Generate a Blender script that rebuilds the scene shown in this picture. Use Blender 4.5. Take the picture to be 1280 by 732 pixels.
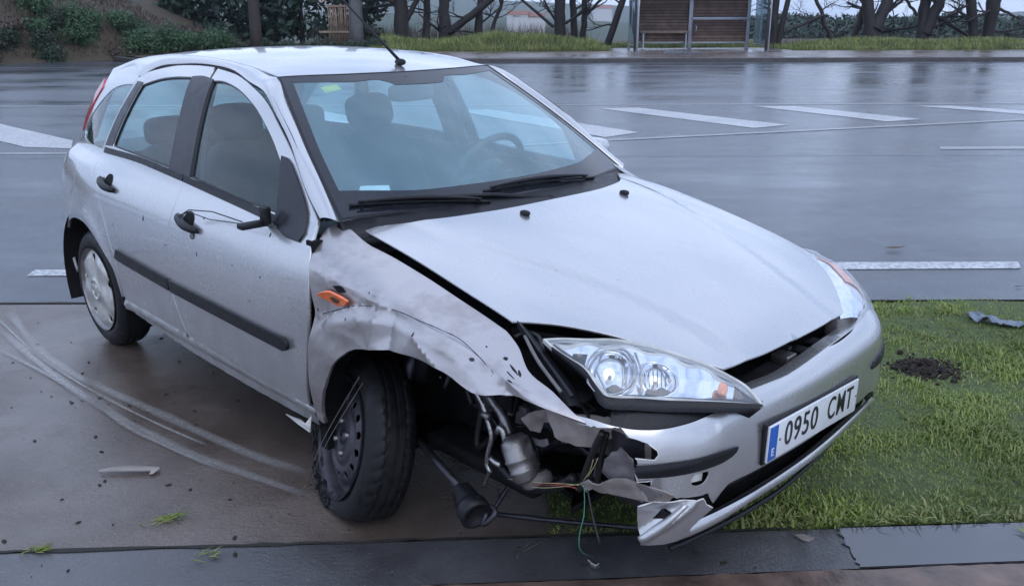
import bpy, bmesh, math, random
from math import radians as R, sin, cos, pi, hypot, floor
from mathutils import Vector, Matrix, noise
from mathutils.geometry import delaunay_2d_cdt
random.seed(7)
for o in list(bpy.data.objects): bpy.data.objects.remove(o)
SC = bpy.context.scene
COL = SC.collection

# ------------------------------------------------------------------ camera, world, sun, exposure
PITCH = 0.30794203
cam_data = bpy.data.cameras.new('camera'); cam = bpy.data.objects.new('camera', cam_data); COL.objects.link(cam)
cam_data.sensor_fit = 'HORIZONTAL'; cam_data.sensor_width = 36.0; cam_data.lens = 36.0*1095.44/1280
cam_data.clip_start = 0.05; cam_data.clip_end = 6000
cam.location = (0, 0, 1.58489); cam.rotation_euler = (R(90)-PITCH, 0.0029, 0)
SC.camera = cam

SUN_EL, SUN_AZ = R(50), R(158)
W = bpy.data.worlds.new('World'); SC.world = W; W.use_nodes = True
nt = W.node_tree; nt.nodes.clear()
out = nt.nodes.new('ShaderNodeOutputWorld'); bg = nt.nodes.new('ShaderNodeBackground')
sky = nt.nodes.new('ShaderNodeTexSky'); sky.sky_type = 'NISHITA'; sky.sun_disc = False
sky.sun_elevation = SUN_EL; sky.sun_rotation = SUN_AZ; sky.dust_density = 1.5; sky.air_density = 1.2
tc = nt.nodes.new('ShaderNodeTexCoord'); mp = nt.nodes.new('ShaderNodeMapping'); mp.inputs['Scale'].default_value = (1, 1, 2.6)
nz = nt.nodes.new('ShaderNodeTexNoise'); nz.inputs['Scale'].default_value = 2.6; nz.inputs['Detail'].default_value = 7; nz.inputs['Roughness'].default_value = .58
cr = nt.nodes.new('ShaderNodeValToRGB')
cr.color_ramp.elements[0].position = .34; cr.color_ramp.elements[0].color = (3.8, 5.1, 7.8, 1)
cr.color_ramp.elements[1].position = .64; cr.color_ramp.elements[1].color = (8.9, 10.3, 13.5, 1)
mx = nt.nodes.new('ShaderNodeMixRGB'); mx.inputs['Fac'].default_value = .90
nt.links.new(tc.outputs['Generated'], mp.inputs['Vector']); nt.links.new(mp.outputs[0], nz.inputs['Vector'])
nt.links.new(nz.outputs['Fac'], cr.inputs[0]); nt.links.new(sky.outputs[0], mx.inputs[1]); nt.links.new(cr.outputs[0], mx.inputs[2])
nt.links.new(mx.outputs[0], bg.inputs['Color']); bg.inputs['Strength'].default_value = 0.10
nt.links.new(bg.outputs[0], out.inputs['Surface'])

sd = bpy.data.lights.new('sun', 'SUN'); sd.energy = 0.5; sd.angle = R(45); sd.color = (1, .97, .93)
sun = bpy.data.objects.new('sun', sd); COL.objects.link(sun)
sun.rotation_euler = (R(90)-SUN_EL, 0, pi-SUN_AZ)
SC.view_settings.view_transform = 'Standard'; SC.view_settings.look = 'None'
SC.view_settings.exposure = 0.56; SC.view_settings.gamma = 1.0; SC.view_settings.use_curve_mapping = False

# ------------------------------------------------------------------ splines and camera rays
def cub(xs, ys):
    n = len(xs); a = [0]*n; b = [1]*n; c = [0]*n; r = [0]*n
    for i in range(1, n-1):
        a[i] = xs[i]-xs[i-1]; c[i] = xs[i+1]-xs[i]; b[i] = 2*(a[i]+c[i]); r[i] = 6*((ys[i+1]-ys[i])/c[i]-(ys[i]-ys[i-1])/a[i])
    for i in range(1, n):
        w = a[i]/b[i-1]; b[i] -= w*c[i-1]; r[i] -= w*r[i-1]
    M = [0]*n; M[-1] = r[-1]/b[-1]
    for i in range(n-2, -1, -1): M[i] = (r[i]-c[i]*M[i+1])/b[i]
    def f(x):
        i = 0
        while i < n-2 and x > xs[i+1]: i += 1
        h = xs[i+1]-xs[i]
        if x < xs[0]: return ys[0]+(x-xs[0])*((ys[1]-ys[0])/h-h*(2*M[0]+M[1])/6)
        if x > xs[-1]: return ys[-1]+(x-xs[-1])*((ys[-1]-ys[-2])/h+h*(M[-2]+2*M[-1])/6)
        A = (xs[i+1]-x)/h; B = (x-xs[i])/h
        return A*ys[i]+B*ys[i+1]+((A**3-A)*M[i]+(B**3-B)*M[i+1])*h*h/6
    return f
def sm(a, b, x):
    t = min(1, max(0, (x-a)/(b-a))); return t*t*(3-2*t)
def lin(xs, ys):
    def f(x):
        if x <= xs[0]: return ys[0]
        for i in range(len(xs)-1):
            if x <= xs[i+1]: return ys[i]+(ys[i+1]-ys[i])*(x-xs[i])/(xs[i+1]-xs[i])
        return ys[-1]
    return f
def catmull(P, closed=False, step=.02):
    P = [Vector(p) for p in P]; out = []; n = len(P)
    if n == 2: segs = [(P[0], P[0], P[1], P[1])]
    else: segs = [(P[(i-1) % n] if closed or i else P[0], P[i], P[(i+1) % n], P[(i+2) % n] if closed or i+2 < n else P[-1]) for i in range(n if closed else n-1)]
    for a, b, c, d in segs:
        k = max(1, int((c-b).length/step+.5))
        for j in range(k):
            t = j/k
            out.append(.5*((2*b)+(c-a)*t+(2*a-5*b+4*c-d)*t*t+(3*b-a-3*c+d)*t**3))
    if not closed: out.append(P[-1].copy())
    return out
def path(*segs, step=.02):      # closed outline: smooth pieces meeting in corners
    o = []
    for s in segs:
        c = catmull(s, False, step)
        if o and (o[-1]-c[0]).length < 1e-5: c = c[1:]
        o += c
    if (o[0]-o[-1]).length < 1e-5: o.pop()
    return o
CAM = Vector((0, 0, 1.58489))
def wray(px, py): return Vector(((px-640)/1095.44, cos(PITCH)-(py-366)/1095.44*sin(PITCH), -sin(PITCH)-(py-366)/1095.44*cos(PITCH)))
def at(px, py, Y):   # world point seen there at distance Y
    d = wray(px, py); return CAM+d*(Y/d.y)
def gr(px, py, z=0):
    d = wray(px, py); return CAM+d*((z-CAM.z)/d.z)
CARLOC = Vector((0.3317, 2.8152, 0)); CARROT = -45.735
CM = Matrix.Translation(CARLOC) @ Matrix.Rotation(R(CARROT), 4, 'Z'); CMI = CM.inverted()
CAMC = CMI @ CAM
def cat(px, py, axis, v):   # car-frame point on the plane axis = v
    d = CMI.to_3x3() @ wray(px, py); return CAMC+d*((v-CAMC[axis])/d[axis])

# ------------------------------------------------------------------ materials
MATS = {}
def mat(name): 
    m = bpy.data.materials.new(name); m.use_nodes = True; t = m.node_tree; b = t.nodes['Principled BSDF']; MATS[name] = m
    return m, t, b
def N(t, ty, **k):
    n = t.nodes.new(ty)
    for a, v in k.items():
        if a in n.inputs: n.inputs[a].default_value = v
        else: setattr(n, a, v)
    return n
def tex(t, scale, detail=4, rough=.55, coord='Object', sc=(1, 1, 1), kind='ShaderNodeTexNoise'):
    c = N(t, 'ShaderNodeTexCoord'); m = N(t, 'ShaderNodeMapping'); m.inputs['Scale'].default_value = sc
    n = N(t, kind); n.inputs['Scale'].default_value = scale
    if 'Detail' in n.inputs: n.inputs['Detail'].default_value = detail
    if kind == 'ShaderNodeTexNoise': n.inputs['Roughness'].default_value = rough
    t.links.new(c.outputs[coord], m.inputs[0]); t.links.new(m.outputs[0], n.inputs['Vector'])
    return n
def ramp(t, src, stops):
    r = N(t, 'ShaderNodeValToRGB'); e = r.color_ramp.elements
    while len(e) < len(stops): e.new(.5)
    for i, (p, c) in enumerate(stops):
        e[i].position = p; e[i].color = (c, c, c, 1) if isinstance(c, (int, float)) else (*c, 1)
    t.links.new(src, r.inputs[0]); return r.outputs[0]
def mixc(t, fac, a, b, mode='MIX'):
    m = N(t, 'ShaderNodeMixRGB', blend_type=mode)
    for i, v in ((0, fac), (1, a), (2, b)):
        if isinstance(v, (int, float)): m.inputs[i].default_value = v
        elif isinstance(v, tuple): m.inputs[i].default_value = (*v, 1)
        else: t.links.new(v, m.inputs[i])
    return m.outputs[0]
def bump(t, b, h, s, d=.01, prev=None):
    n = N(t, 'ShaderNodeBump'); n.inputs['Strength'].default_value = s; n.inputs['Distance'].default_value = d
    t.links.new(h, n.inputs['Height'])
    if prev: t.links.new(prev, n.inputs['Normal'])
    if b is not None: t.links.new(n.outputs[0], b.inputs['Normal'])
    return n.outputs[0]
def simple(name, col, rough=.5, metal=0, var=.15, scale=20, bmp=0, coat=0, spec=None, bscale=None):
    m, t, b = mat(name)
    n = tex(t, scale, 5)
    lo = tuple(c*(1-var) for c in col); hi = tuple(min(1, c*(1+var)) for c in col)
    t.links.new(ramp(t, n.outputs['Fac'], [(.3, lo), (.7, hi)]), b.inputs['Base Color'])
    t.links.new(ramp(t, n.outputs['Fac'], [(.3, rough*.8), (.7, min(1, rough*1.2))]), b.inputs['Roughness'])
    b.inputs['Metallic'].default_value = metal; b.inputs['Coat Weight'].default_value = coat; b.inputs['Coat Roughness'].default_value = .08
    if spec is not None: b.inputs['Specular IOR Level'].default_value = spec
    if bmp:
        n2 = tex(t, bscale or scale*3, 5); bump(t, b, n2.outputs['Fac'], bmp, .01)
    return m
def drops(t, scale=210, size=.30, sel_=(.42, .6)):
    v = tex(t, scale, kind='ShaderNodeTexVoronoi'); v.inputs['Randomness'].default_value = 1
    d = ramp(t, v.outputs['Distance'], [(0, 1), (size, 0)])
    sel = tex(t, 14, 3); s = ramp(t, sel.outputs['Fac'], [(sel_[0], 0), (sel_[1], 1)])
    v2 = N(t, 'ShaderNodeSeparateColor'); t.links.new(v.outputs['Color'], v2.inputs[0])
    pick = ramp(t, v2.outputs[0], [(.55, 0), (.6, 1)])
    return mixc(t, 1.0, mixc(t, 1.0, d, pick, 'MULTIPLY'), s, 'MULTIPLY')

def paint(name, col, dirt=1.0, rgh=.27):
    m, t, b = mat(name)
    fl = tex(t, 900, 2); base = mixc(t, .5, col, ramp(t, fl.outputs['Fac'], [(.35, tuple(c*.82 for c in col)), (.65, tuple(min(1, c*1.12) for c in col))]))
    # dried road dirt: more of it low on the doors and round the wheels
    g = N(t, 'ShaderNodeNewGeometry'); sx = N(t, 'ShaderNodeSeparateXYZ'); t.links.new(g.outputs['Position'], sx.inputs[0])
    hz = N(t, 'ShaderNodeMapRange'); hz.inputs['From Min'].default_value = .15; hz.inputs['From Max'].default_value = .62; hz.inputs['To Min'].default_value = .8*dirt; hz.inputs['To Max'].default_value = .02
    t.links.new(sx.outputs[2], hz.inputs['Value'])
    n = tex(t, 7, 8, .68); nd = ramp(t, n.outputs['Fac'], [(.38, 0), (.66, 1)])
    df = mixc(t, 1.0, hz.outputs[0], nd, 'MULTIPLY')
    sp = tex(t, 60, 3, .6); spk = ramp(t, sp.outputs['Fac'], [(.70, 0), (.74, .55*dirt)])
    base = mixc(t, df, base, (.12, .095, .08)); base = mixc(t, spk, base, (.05, .045, .04))
    if rgh > .3:
        sc_ = tex(t, 5, 7, .7, sc=(1, 1, 2.2)); base = mixc(t, ramp(t, sc_.outputs['Fac'], [(.48, 0), (.64, .38)]), base, (.17, .125, .12))
        st_ = tex(t, 30, 6, .8, sc=(.25, 1, 2.5)); base = mixc(t, ramp(t, st_.outputs['Fac'], [(.66, 0), (.72, .7)]), base, (.10, .08, .08))
        st2 = tex(t, 44, 5, .8, sc=(.2, 1, 3)); base = mixc(t, ramp(t, st2.outputs['Fac'], [(.24, .6), (.31, 0)]), base, (.72, .70, .68))
    t.links.new(base, b.inputs['Base Color'])
    rr = mixc(t, df, (rgh,)*3, (.6, .6, .6)); t.links.new(rr, b.inputs['Roughness'])
    b.inputs['Metallic'].default_value = .80
    b.inputs['Coat Weight'].default_value = .8 if rgh < .3 else .35; b.inputs['Coat Roughness'].default_value = .06
    o = tex(t, 3.0, 2); p = bump(t, None, o.outputs['Fac'], .05, .02)
    bump(t, b, drops(t, 120, .26), .6, .003, p); t.links.new(b.inputs['Normal'].links[0].from_socket, b.inputs['Coat Normal'])
    return m
paint('silver_paint', (.53, .525, .535), .6); paint('scuffed_paint', (.48, .45, .45), .9, .31)
simple('steel_wheel', (.060, .054, .066), .45, .5, .3, 18, .2)
simple('black_plastic', (.010, .010, .013), .42, 0, .3, 40, .15, 0, .3)
simple('trim_plastic', (.012, .012, .017), .35, 0, .3, 30, .1, 0, .4)
simple('grey_plastic', (.13, .12, .12), .5, 0, .35, 16, .35)
simple('torn_plastic', (.25, .215, .20), .5, 0, .3, 14, .35)
simple('pale_edge', (.72, .70, .66), .55, 0, .12, 30, .2)
simple('dark_metal', (.055, .052, .062), .42, .8, .4, 12, .4)
simple('rusty_metal', (.16, .09, .06), .7, .4, .5, 22, .5)
simple('bright_metal', (.42, .405, .40), .32, .95, .25, 25, .3)
simple('dull_metal', (.25, .238, .24), .42, .85, .3, 25, .15)
simple('hubcap_paint', (.50, .49, .46), .38, .5, .25, 14, .1)
simple('interior_cloth', (.035, .037, .045), .9, 0, .3, 90, .3)
simple('interior_plastic', (.045, .048, .055), .6, 0, .2, 30, .1)
simple('headliner', (.38, .38, .37), .9, 0, .1, 30)
simple('orange_lens', (.85, .16, .03), .2, 0, .2, 40, .1, .6)
simple('amber_bulb', (.7, .22, .10), .25, 0, .2, 40, 0, .4)
simple('red_lens', (.50, .035, .04), .18, 0, .2, 50, .1, .8)
simple('under_black', (.008, .008, .009), .8, 0, .4, 10, .5, 0, .2)
simple('plate_white', (.66, .68, .70), .3, 0, .05, 15, 0, .4)
simple('plate_blue', (.01, .10, .42), .3, 0, .1, 15, 0, .4)
simple('plate_ink', (.015, .015, .02), .3, 0, .1, 15, 0, .4)
simple('wire_green', (.03, .16, .10), .45, 0, .1, 10); simple('wire_yellow', (.40, .34, .18), .45); simple('wire_red', (.28, .05, .04), .45); simple('wire_black', (.01, .01, .01), .5)
simple('sticker_white', (.7, .72, .72), .5); simple('sticker_yellow', (.60, .60, .16), .5)
simple('frit', (.014, .016, .022), .12, 0, .2, 30, .05, 0, .5)
m, t, b = mat('chrome'); b.inputs['Metallic'].default_value = 1; b.inputs['Base Color'].default_value = (.86, .87, .90, 1); b.inputs['Roughness'].default_value = .06
n = tex(t, 45, 1, sc=(1, 1, .25)); bump(t, b, n.outputs['Fac'], .25, .004)

m, t, b = mat('tyre_rubber')
n = tex(t, 30, 6); t.links.new(ramp(t, n.outputs['Fac'], [(.3, (.006, .006, .0075)), (.75, (.017, .016, .018))]), b.inputs['Base Color'])
t.links.new(ramp(t, n.outputs['Fac'], [(.3, .35), (.7, .65)]), b.inputs['Roughness']); bump(t, b, tex(t, 160, 3).outputs['Fac'], .2, .002); b.inputs['Specular IOR Level'].default_value = .25

def glassmat(name, tint, haze, hazecol, dropsz=.3, rough=.01, strength=.5, rim=0, hazescale=3.0, fm_=1.3, dscale=95):
    m = bpy.data.materials.new(name); m.use_nodes = True; t = m.node_tree; t.nodes.clear(); MATS[name] = m
    o = N(t, 'ShaderNodeOutputMaterial'); tr = N(t, 'ShaderNodeBsdfTransparent'); tr.inputs[0].default_value = (*tint, 1)
    gl = N(t, 'ShaderNodeBsdfGlossy'); gl.inputs['Roughness'].default_value = rough; gl.inputs[0].default_value = (1, 1, 1, 1)
    df = N(t, 'ShaderNodeBsdfDiffuse'); df.inputs[0].default_value = (*hazecol, 1)
    tl = N(t, 'ShaderNodeBsdfTranslucent'); tl.inputs[0].default_value = (*hazecol, 1)
    md = N(t, 'ShaderNodeMixShader'); md.inputs[0].default_value = .35; t.links.new(df.outputs[0], md.inputs[1]); t.links.new(tl.outputs[0], md.inputs[2])
    nb = tex(t, hazescale, 5, .6); hf = ramp(t, nb.outputs['Fac'], [(.25, haze*.75), (.75, haze*1.25)])
    dr = drops(t, dscale, dropsz, (.30, .45)); bn = bump(t, None, dr, strength, .0025)
    hf2 = mixc(t, 1.0, hf, ramp(t, dr, [(0, 0), (.5, 0), (1, .30)]), 'ADD')
    m1 = N(t, 'ShaderNodeMixShader'); t.links.new(hf2, m1.inputs[0]); t.links.new(tr.outputs[0], m1.inputs[1]); t.links.new(md.outputs[0], m1.inputs[2])
    lw = N(t, 'ShaderNodeLayerWeight'); t.links.new(bn, lw.inputs['Normal']); t.links.new(bn, gl.inputs['Normal'])
    pw = N(t, 'ShaderNodeMath', operation='POWER'); pw.inputs[1].default_value = 5; t.links.new(lw.outputs['Facing'], pw.inputs[0])
    fm = N(t, 'ShaderNodeMath', operation='MULTIPLY_ADD'); fm.inputs[1].default_value = .92; fm.inputs[2].default_value = .045*fm_; fm.use_clamp = True; t.links.new(pw.outputs[0], fm.inputs[0])
    m2 = N(t, 'ShaderNodeMixShader'); t.links.new(fm.outputs[0], m2.inputs[0]); t.links.new(m1.outputs[0], m2.inputs[1]); t.links.new(gl.outputs[0], m2.inputs[2])
    t.links.new(m2.outputs[0], o.inputs[0]); return m
glassmat('windscreen_glass', (.74, .93, .96), .29, (.44, .74, .86), .34, .01, 1.0)
glassmat('side_glass', (.74, .97, .99), .025, (.35, .68, .76), .2, fm_=1.0)
glassmat('lens_plastic', (.93, .95, .97), .10, (.75, .80, .86), .25, .02, .6)
glassmat('shelter_glass', (.55, .66, .70), .12, (.34, .46, .50), .1)

# wet concrete, asphalt and so on
def wetground(name, cols, scale, wetlo, wetrough, dryrough, bmp, bsc, puddle=(.42, .56), wetscale=.9, stretch=(1, 1, 1), fleck=0):
    m, t, b = mat(name)
    n = tex(t, scale, 9, .62); c = ramp(t, n.outputs['Fac'], [(.25, cols[0]), (.5, cols[1]), (.75, cols[2])])
    big = tex(t, .5, 4, .6, sc=stretch); c = mixc(t, 1.0, c, ramp(t, big.outputs['Fac'], [(.3, .72), (.7, 1.15)]), 'MULTIPLY')
    fine = tex(t, 240, 3, .7); c = mixc(t, 1.0, c, ramp(t, fine.outputs['Fac'], [(.3, .62), (.7, 1.38)]), 'MULTIPLY')
    w = tex(t, wetscale, 7, .62, sc=stretch); wet = ramp(t, w.outputs['Fac'], [(puddle[0], 0), (puddle[1], 1)])
    c = mixc(t, wet, c, mixc(t, 1.0, c, (wetlo, wetlo, wetlo), 'MULTIPLY'))
    if fleck:
        f3 = tex(t, 9, 5, .75, sc=(1, 1.6, 1)); c = mixc(t, ramp(t, f3.outputs['Fac'], [(.60, 0), (.68, fleck*.5)]), c, (.075, .052, .055))
        f4 = tex(t, 26, 5, .8); c = mixc(t, ramp(t, f4.outputs['Fac'], [(.25, .45), (.40, 0)]), c, (.26, .23, .22))
        f = tex(t, 55, 4, .7); c = mixc(t, ramp(t, f.outputs['Fac'], [(.70, 0), (.73, fleck)]), c, (.04, .032, .025))
    t.links.new(c, b.inputs['Base Color'])
    t.links.new(mixc(t, wet, (dryrough,)*3, (wetrough,)*3), b.inputs['Roughness']); b.inputs['Specular IOR Level'].default_value = .8
    h = tex(t, bsc, 6, .7); inv = ramp(t, wet, [(0, 1), (1, .25)])
    hh = mixc(t, 1.0, h.outputs['Fac'], inv, 'MULTIPLY'); bump(t, b, hh, bmp, .012)
    return m
wetground('wet_asphalt', [(.050, .058, .078), (.072, .082, .105), (.100, .112, .138)], 4, .78, .12, .27, .45, 130, (.30, .62), .55, (.5, 1.2, 1), 0)
wetground('wet_concrete', [(.105, .078, .064), (.155, .120, .102), (.205, .165, .145)], 3, .66, .08, .34, .75, 60, (.30, .56), .8, (1, 1, 1), .5)
wetground('apron_concrete', [(.065, .063, .070), (.10, .098, .106), (.13, .128, .136)], 3, .6, .07, .36, .6, 70, (.36, .55), 1.1, (1, 1, 1), .6)
wetground('wet_pavement', [(.10, .070, .058), (.14, .10, .084), (.18, .13, .112)], 2, .7, .22, .45, .2, 40, (.35, .6), .35)
wetground('wet_puddle', [(.010, .010, .009)]*3, 2, .7, .02, .03, .02, 10)
simple('kerb_stone', (.055, .05, .05), .45, 0, .4, 6, .4)
simple('kerb_red', (.125, .085, .070), .4, 0, .6, 7, .6)
simple('joint_dirt', (.02, .018, .015), .8, 0, .4, 30, .4)
def linepaint(name, a, worn):
    m, t, b = mat(name)
    n = tex(t, 30, 6, .7); n2 = tex(t, 2.5, 4)
    c = mixc(t, ramp(t, n.outputs['Fac'], [(.45, 0), (.62, worn)]), a, (.09, .09, .10)); c = mixc(t, 1.0, c, ramp(t, n2.outputs['Fac'], [(.3, .8), (.7, 1.1)]), 'MULTIPLY')
    t.links.new(c, b.inputs['Base Color']); b.inputs['Roughness'].default_value = .3; bump(t, b, tex(t, 120, 4).outputs['Fac'], .3, .006)
linepaint('road_paint', (.52, .53, .55), .85); linepaint('worn_paint', (.30, .31, .33), .8)
simple('soil', (.055, .042, .026), .85, 0, .5, 14, .9)
simple('turf', (.060, .085, .024), .85, 0, .5, 22, .9)
simple('dark_soil', (.020, .013, .009), .85, 0, .6, 50, 1)
def leafmat(name, cols, rough=.55, trans=.25, wscale=1.3):
    m, t, b = mat(name)
    oi = N(t, 'ShaderNodeNewGeometry'); n = tex(t, wscale, 3)
    c = ramp(t, oi.outputs['Random Per Island'], [(0, cols[0]), (.5, cols[1]), (1, cols[2])])
    c = mixc(t, 1.0, c, ramp(t, n.outputs['Fac'], [(.3, .65), (.7, 1.3)]), 'MULTIPLY')
    t.links.new(c, b.inputs['Base Color']); b.inputs['Roughness'].default_value = rough
    b.inputs['Transmission Weight'].default_value = 0
    if trans:
        o = t.nodes['Material Output']; tl = N(t, 'ShaderNodeBsdfTranslucent'); t.links.new(c, tl.inputs[0]); ms = N(t, 'ShaderNodeMixShader'); ms.inputs[0].default_value = trans
        t.links.new(b.outputs[0], ms.inputs[1]); t.links.new(tl.outputs[0], ms.inputs[2]); t.links.new(ms.outputs[0], o.inputs[0])
leafmat('grass_blades', [(.13, .19, .03), (.20, .29, .05), (.36, .36, .12)], .45)
leafmat('verge_blades', [(.13, .17, .05), (.20, .25, .07), (.32, .31, .13)], .6)
leafmat('bush_leaves', [(.03, .075, .035), (.05, .12, .05), (.09, .16, .07)], .45)
leafmat('dark_leaves', [(.018, .045, .026), (.03, .065, .035), (.06, .075, .045)], .5)
leafmat('dry_scrub', [(.06, .048, .040), (.11, .085, .07), (.16, .13, .10)], .7)
leafmat('shelter_wood', [(.12, .065, .045), (.20, .115, .080), (.27, .16, .115)], .5, 0, 3)
leafmat('conifer_leaves', [(.010, .028, .022), (.018, .045, .032), (.03, .06, .035)], .6)
leafmat('forest_leaves', [(.010, .024, .018), (.018, .038, .026), (.03, .055, .032)], .7, 0, .05)
simple('bark', (.019, .015, .016), .75, 0, .45, 9, .9)
simple('pole_wood', (.035, .025, .024), .7, 0, .4, 5, .5)
simple('pole_concrete', (.10, .10, .105), .6, 0, .3, 5, .4)
simple('cane', (.26, .19, .14), .7, 0, .4, 4, .4)
leafmat_later = 1
simple('shelter_steel', (.33, .34, .38), .35, .5, .15, 8, .1)
simple('shelter_dark', (.03, .03, .035), .4, .3, .2, 8)
simple('bench_wood', (.22, .16, .13), .5, 0, .3, 8)
simple('hill', (.05, .07, .05), .9, 0, .35, .012, 0); simple('building_white', (.5, .5, .5), .6); simple('roof_tile', (.22, .09, .06), .7)
simple('blue_cloth', (.16, .19, .24), .6, 0, .4, 25, .6); simple('cardboard', (.42, .38, .34), .6, 0, .2, 20, .3); simple('dead_leaf', (.06, .035, .018), .6, 0, .4, 30, .3)
simple('skid_film', (.2, .19, .185), .3, 0, .1, 10)

ORD = 'leftmost second third fourth fifth sixth seventh eighth ninth tenth eleventh twelfth thirteenth fourteenth fifteenth sixteenth seventeenth eighteenth nineteenth twentieth'.split()
def nth(i): return ORD[i]+(' from the left' if i else '')
# ------------------------------------------------------------------ object helpers
def setp(o, label=None, category=None, group=None, kind=None):
    for k, v in (('label', label), ('category', category), ('group', group), ('kind', kind)):
        if v: o[k] = v
    return o
def obj(name, V, F, m, parent=None, smooth=True, **kw):
    me = bpy.data.meshes.new(name); me.from_pydata([tuple(v) for v in V], [], F); me.validate(); me.update()
    if isinstance(m, (list, tuple)):
        for q in m: me.materials.append(MATS[q])
    elif m: me.materials.append(MATS[m])
    if smooth: me.polygons.foreach_set('use_smooth', [True]*len(me.polygons))
    o = bpy.data.objects.new(name, me); COL.objects.link(o)
    if parent: o.parent = parent
    return setp(o, **kw)
def empty(name, loc=(0, 0, 0), rz=0, **kw):
    o = bpy.data.objects.new(name, None); COL.objects.link(o); o.location = loc; o.rotation_euler = (0, 0, rz); o.empty_display_size = .2
    return setp(o, **kw)
class MB:     # collects shapes for ONE mesh object
    def __init__(s): s.V = []; s.F = []
    def add(s, V, F):
        k = len(s.V); s.V += [Vector(v) for v in V]; s.F += [tuple(i+k for i in f) for f in F]; return s
    def box(s, lo, hi, M=None):
        V = [Vector((x, y, z)) for x in (lo[0], hi[0]) for y in (lo[1], hi[1]) for z in (lo[2], hi[2])]
        if M: V = [M @ v for v in V]
        return s.add(V, [(0, 1, 3, 2), (4, 6, 7, 5), (0, 4, 5, 1), (2, 3, 7, 6), (0, 2, 6, 4), (1, 5, 7, 3)])
    def bbox(s, lo, hi, r=.01, M=None):   # bevelled box
        bm = bmesh.new(); bmesh.ops.create_cube(bm, size=1)
        for v in bm.verts: v.co = Vector([lo[i]+(v.co[i]+.5)*(hi[i]-lo[i]) for i in range(3)])
        bmesh.ops.bevel(bm, geom=bm.edges[:], offset=r, segments=2, affect='EDGES', profile=.6)
        V = [M @ v.co if M else v.co.copy() for v in bm.verts]; F = [[v.index for v in f.verts] for f in bm.faces]; bm.free()
        return s.add(V, F)
    def tube(s, P, r, n=8, caps=True, closed=False):
        P = [Vector(p) for p in P]; k = len(P); rr = r if isinstance(r, (list, tuple)) else [r]*k; V = []; up = None
        for i in range(k):
            t = (P[(i+1) % k if closed else min(i+1, k-1)]-P[(i-1) % k if closed else max(i-1, 0)])
            if t.length < 1e-9: t = Vector((0, 0, 1))
            t.normalize()
            if up is None: up = Vector((0, 0, 1)) if abs(t.z) < .9 else Vector((1, 0, 0))
            a = t.cross(up)
            if a.length < 1e-4: a = t.cross(Vector((0, 1, 0)))
            a.normalize(); b_ = a.cross(t); up = b_
            V += [P[i]+(a*cos(2*pi*j/n)+b_*sin(2*pi*j/n))*rr[i] for j in range(n)]
        F = []
        for i in range(k if closed else k-1):
            i2 = (i+1) % k
            F += [(i*n+j, i*n+(j+1) % n, i2*n+(j+1) % n, i2*n+j) for j in range(n)]
        if caps and not closed: F += [tuple(range(n-1, -1, -1)), tuple((k-1)*n+j for j in range(n))]
        return s.add(V, F)
    def lathe(s, prof, n=32, M=None):   # prof: (r, h) about local Z
        V = [Vector((r*cos(2*pi*j/n), r*sin(2*pi*j/n), h)) for r, h in prof for j in range(n)]
        if M: V = [M @ v for v in V]
        F = [(i*n+j, i*n+(j+1) % n, (i+1)*n+(j+1) % n, (i+1)*n+j) for i in range(len(prof)-1) for j in range(n)]
        return s.add(V, F)
    def blob(s, c, r, e=.6, nu=14, nv=22, M=None, f=None):   # superellipsoid
        V = []; F = []
        sg = lambda x, p: math.copysign(abs(x)**p, x)
        for i in range(nu+1):
            ph = -pi/2+pi*i/nu
            for j in range(nv):
                th = 2*pi*j/nv
                v = Vector((c[0]+r[0]*sg(cos(ph), e)*sg(cos(th), e), c[1]+r[1]*sg(cos(ph), e)*sg(sin(th), e), c[2]+r[2]*sg(sin(ph), e)))
                if f: v = f(v)
                V.append(M @ v if M else v)
        for i in range(nu):
            F += [(i*nv+j, i*nv+(j+1) % nv, (i+1)*nv+(j+1) % nv, (i+1)*nv+j) for j in range(nv)]
        return s.add(V, F)
    def build(s, name, m, parent=None, smooth=True, **kw): return obj(name, s.V, s.F, m, parent, smooth, **kw)
def flatshade(o):
    o.data.polygons.foreach_set('use_smooth', [False]*len(o.data.polygons)); return o
def sheet(name, poly, z, m, kind='structure', step=None, **kw):
    return obj(name, [(p[0], p[1], z) for p in poly], [tuple(range(len(poly)))], m, None, False, kind=kind, **kw)
def inpoly(x, y, P):
    c = False; n = len(P); j = n-1
    for i in range(n):
        a, b_ = P[i], P[j]
        if (a[1] > y) != (b_[1] > y) and x < (b_[0]-a[0])*(y-a[1])/(b_[1]-a[1])+a[0]: c = not c
        j = i
    return c
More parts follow.
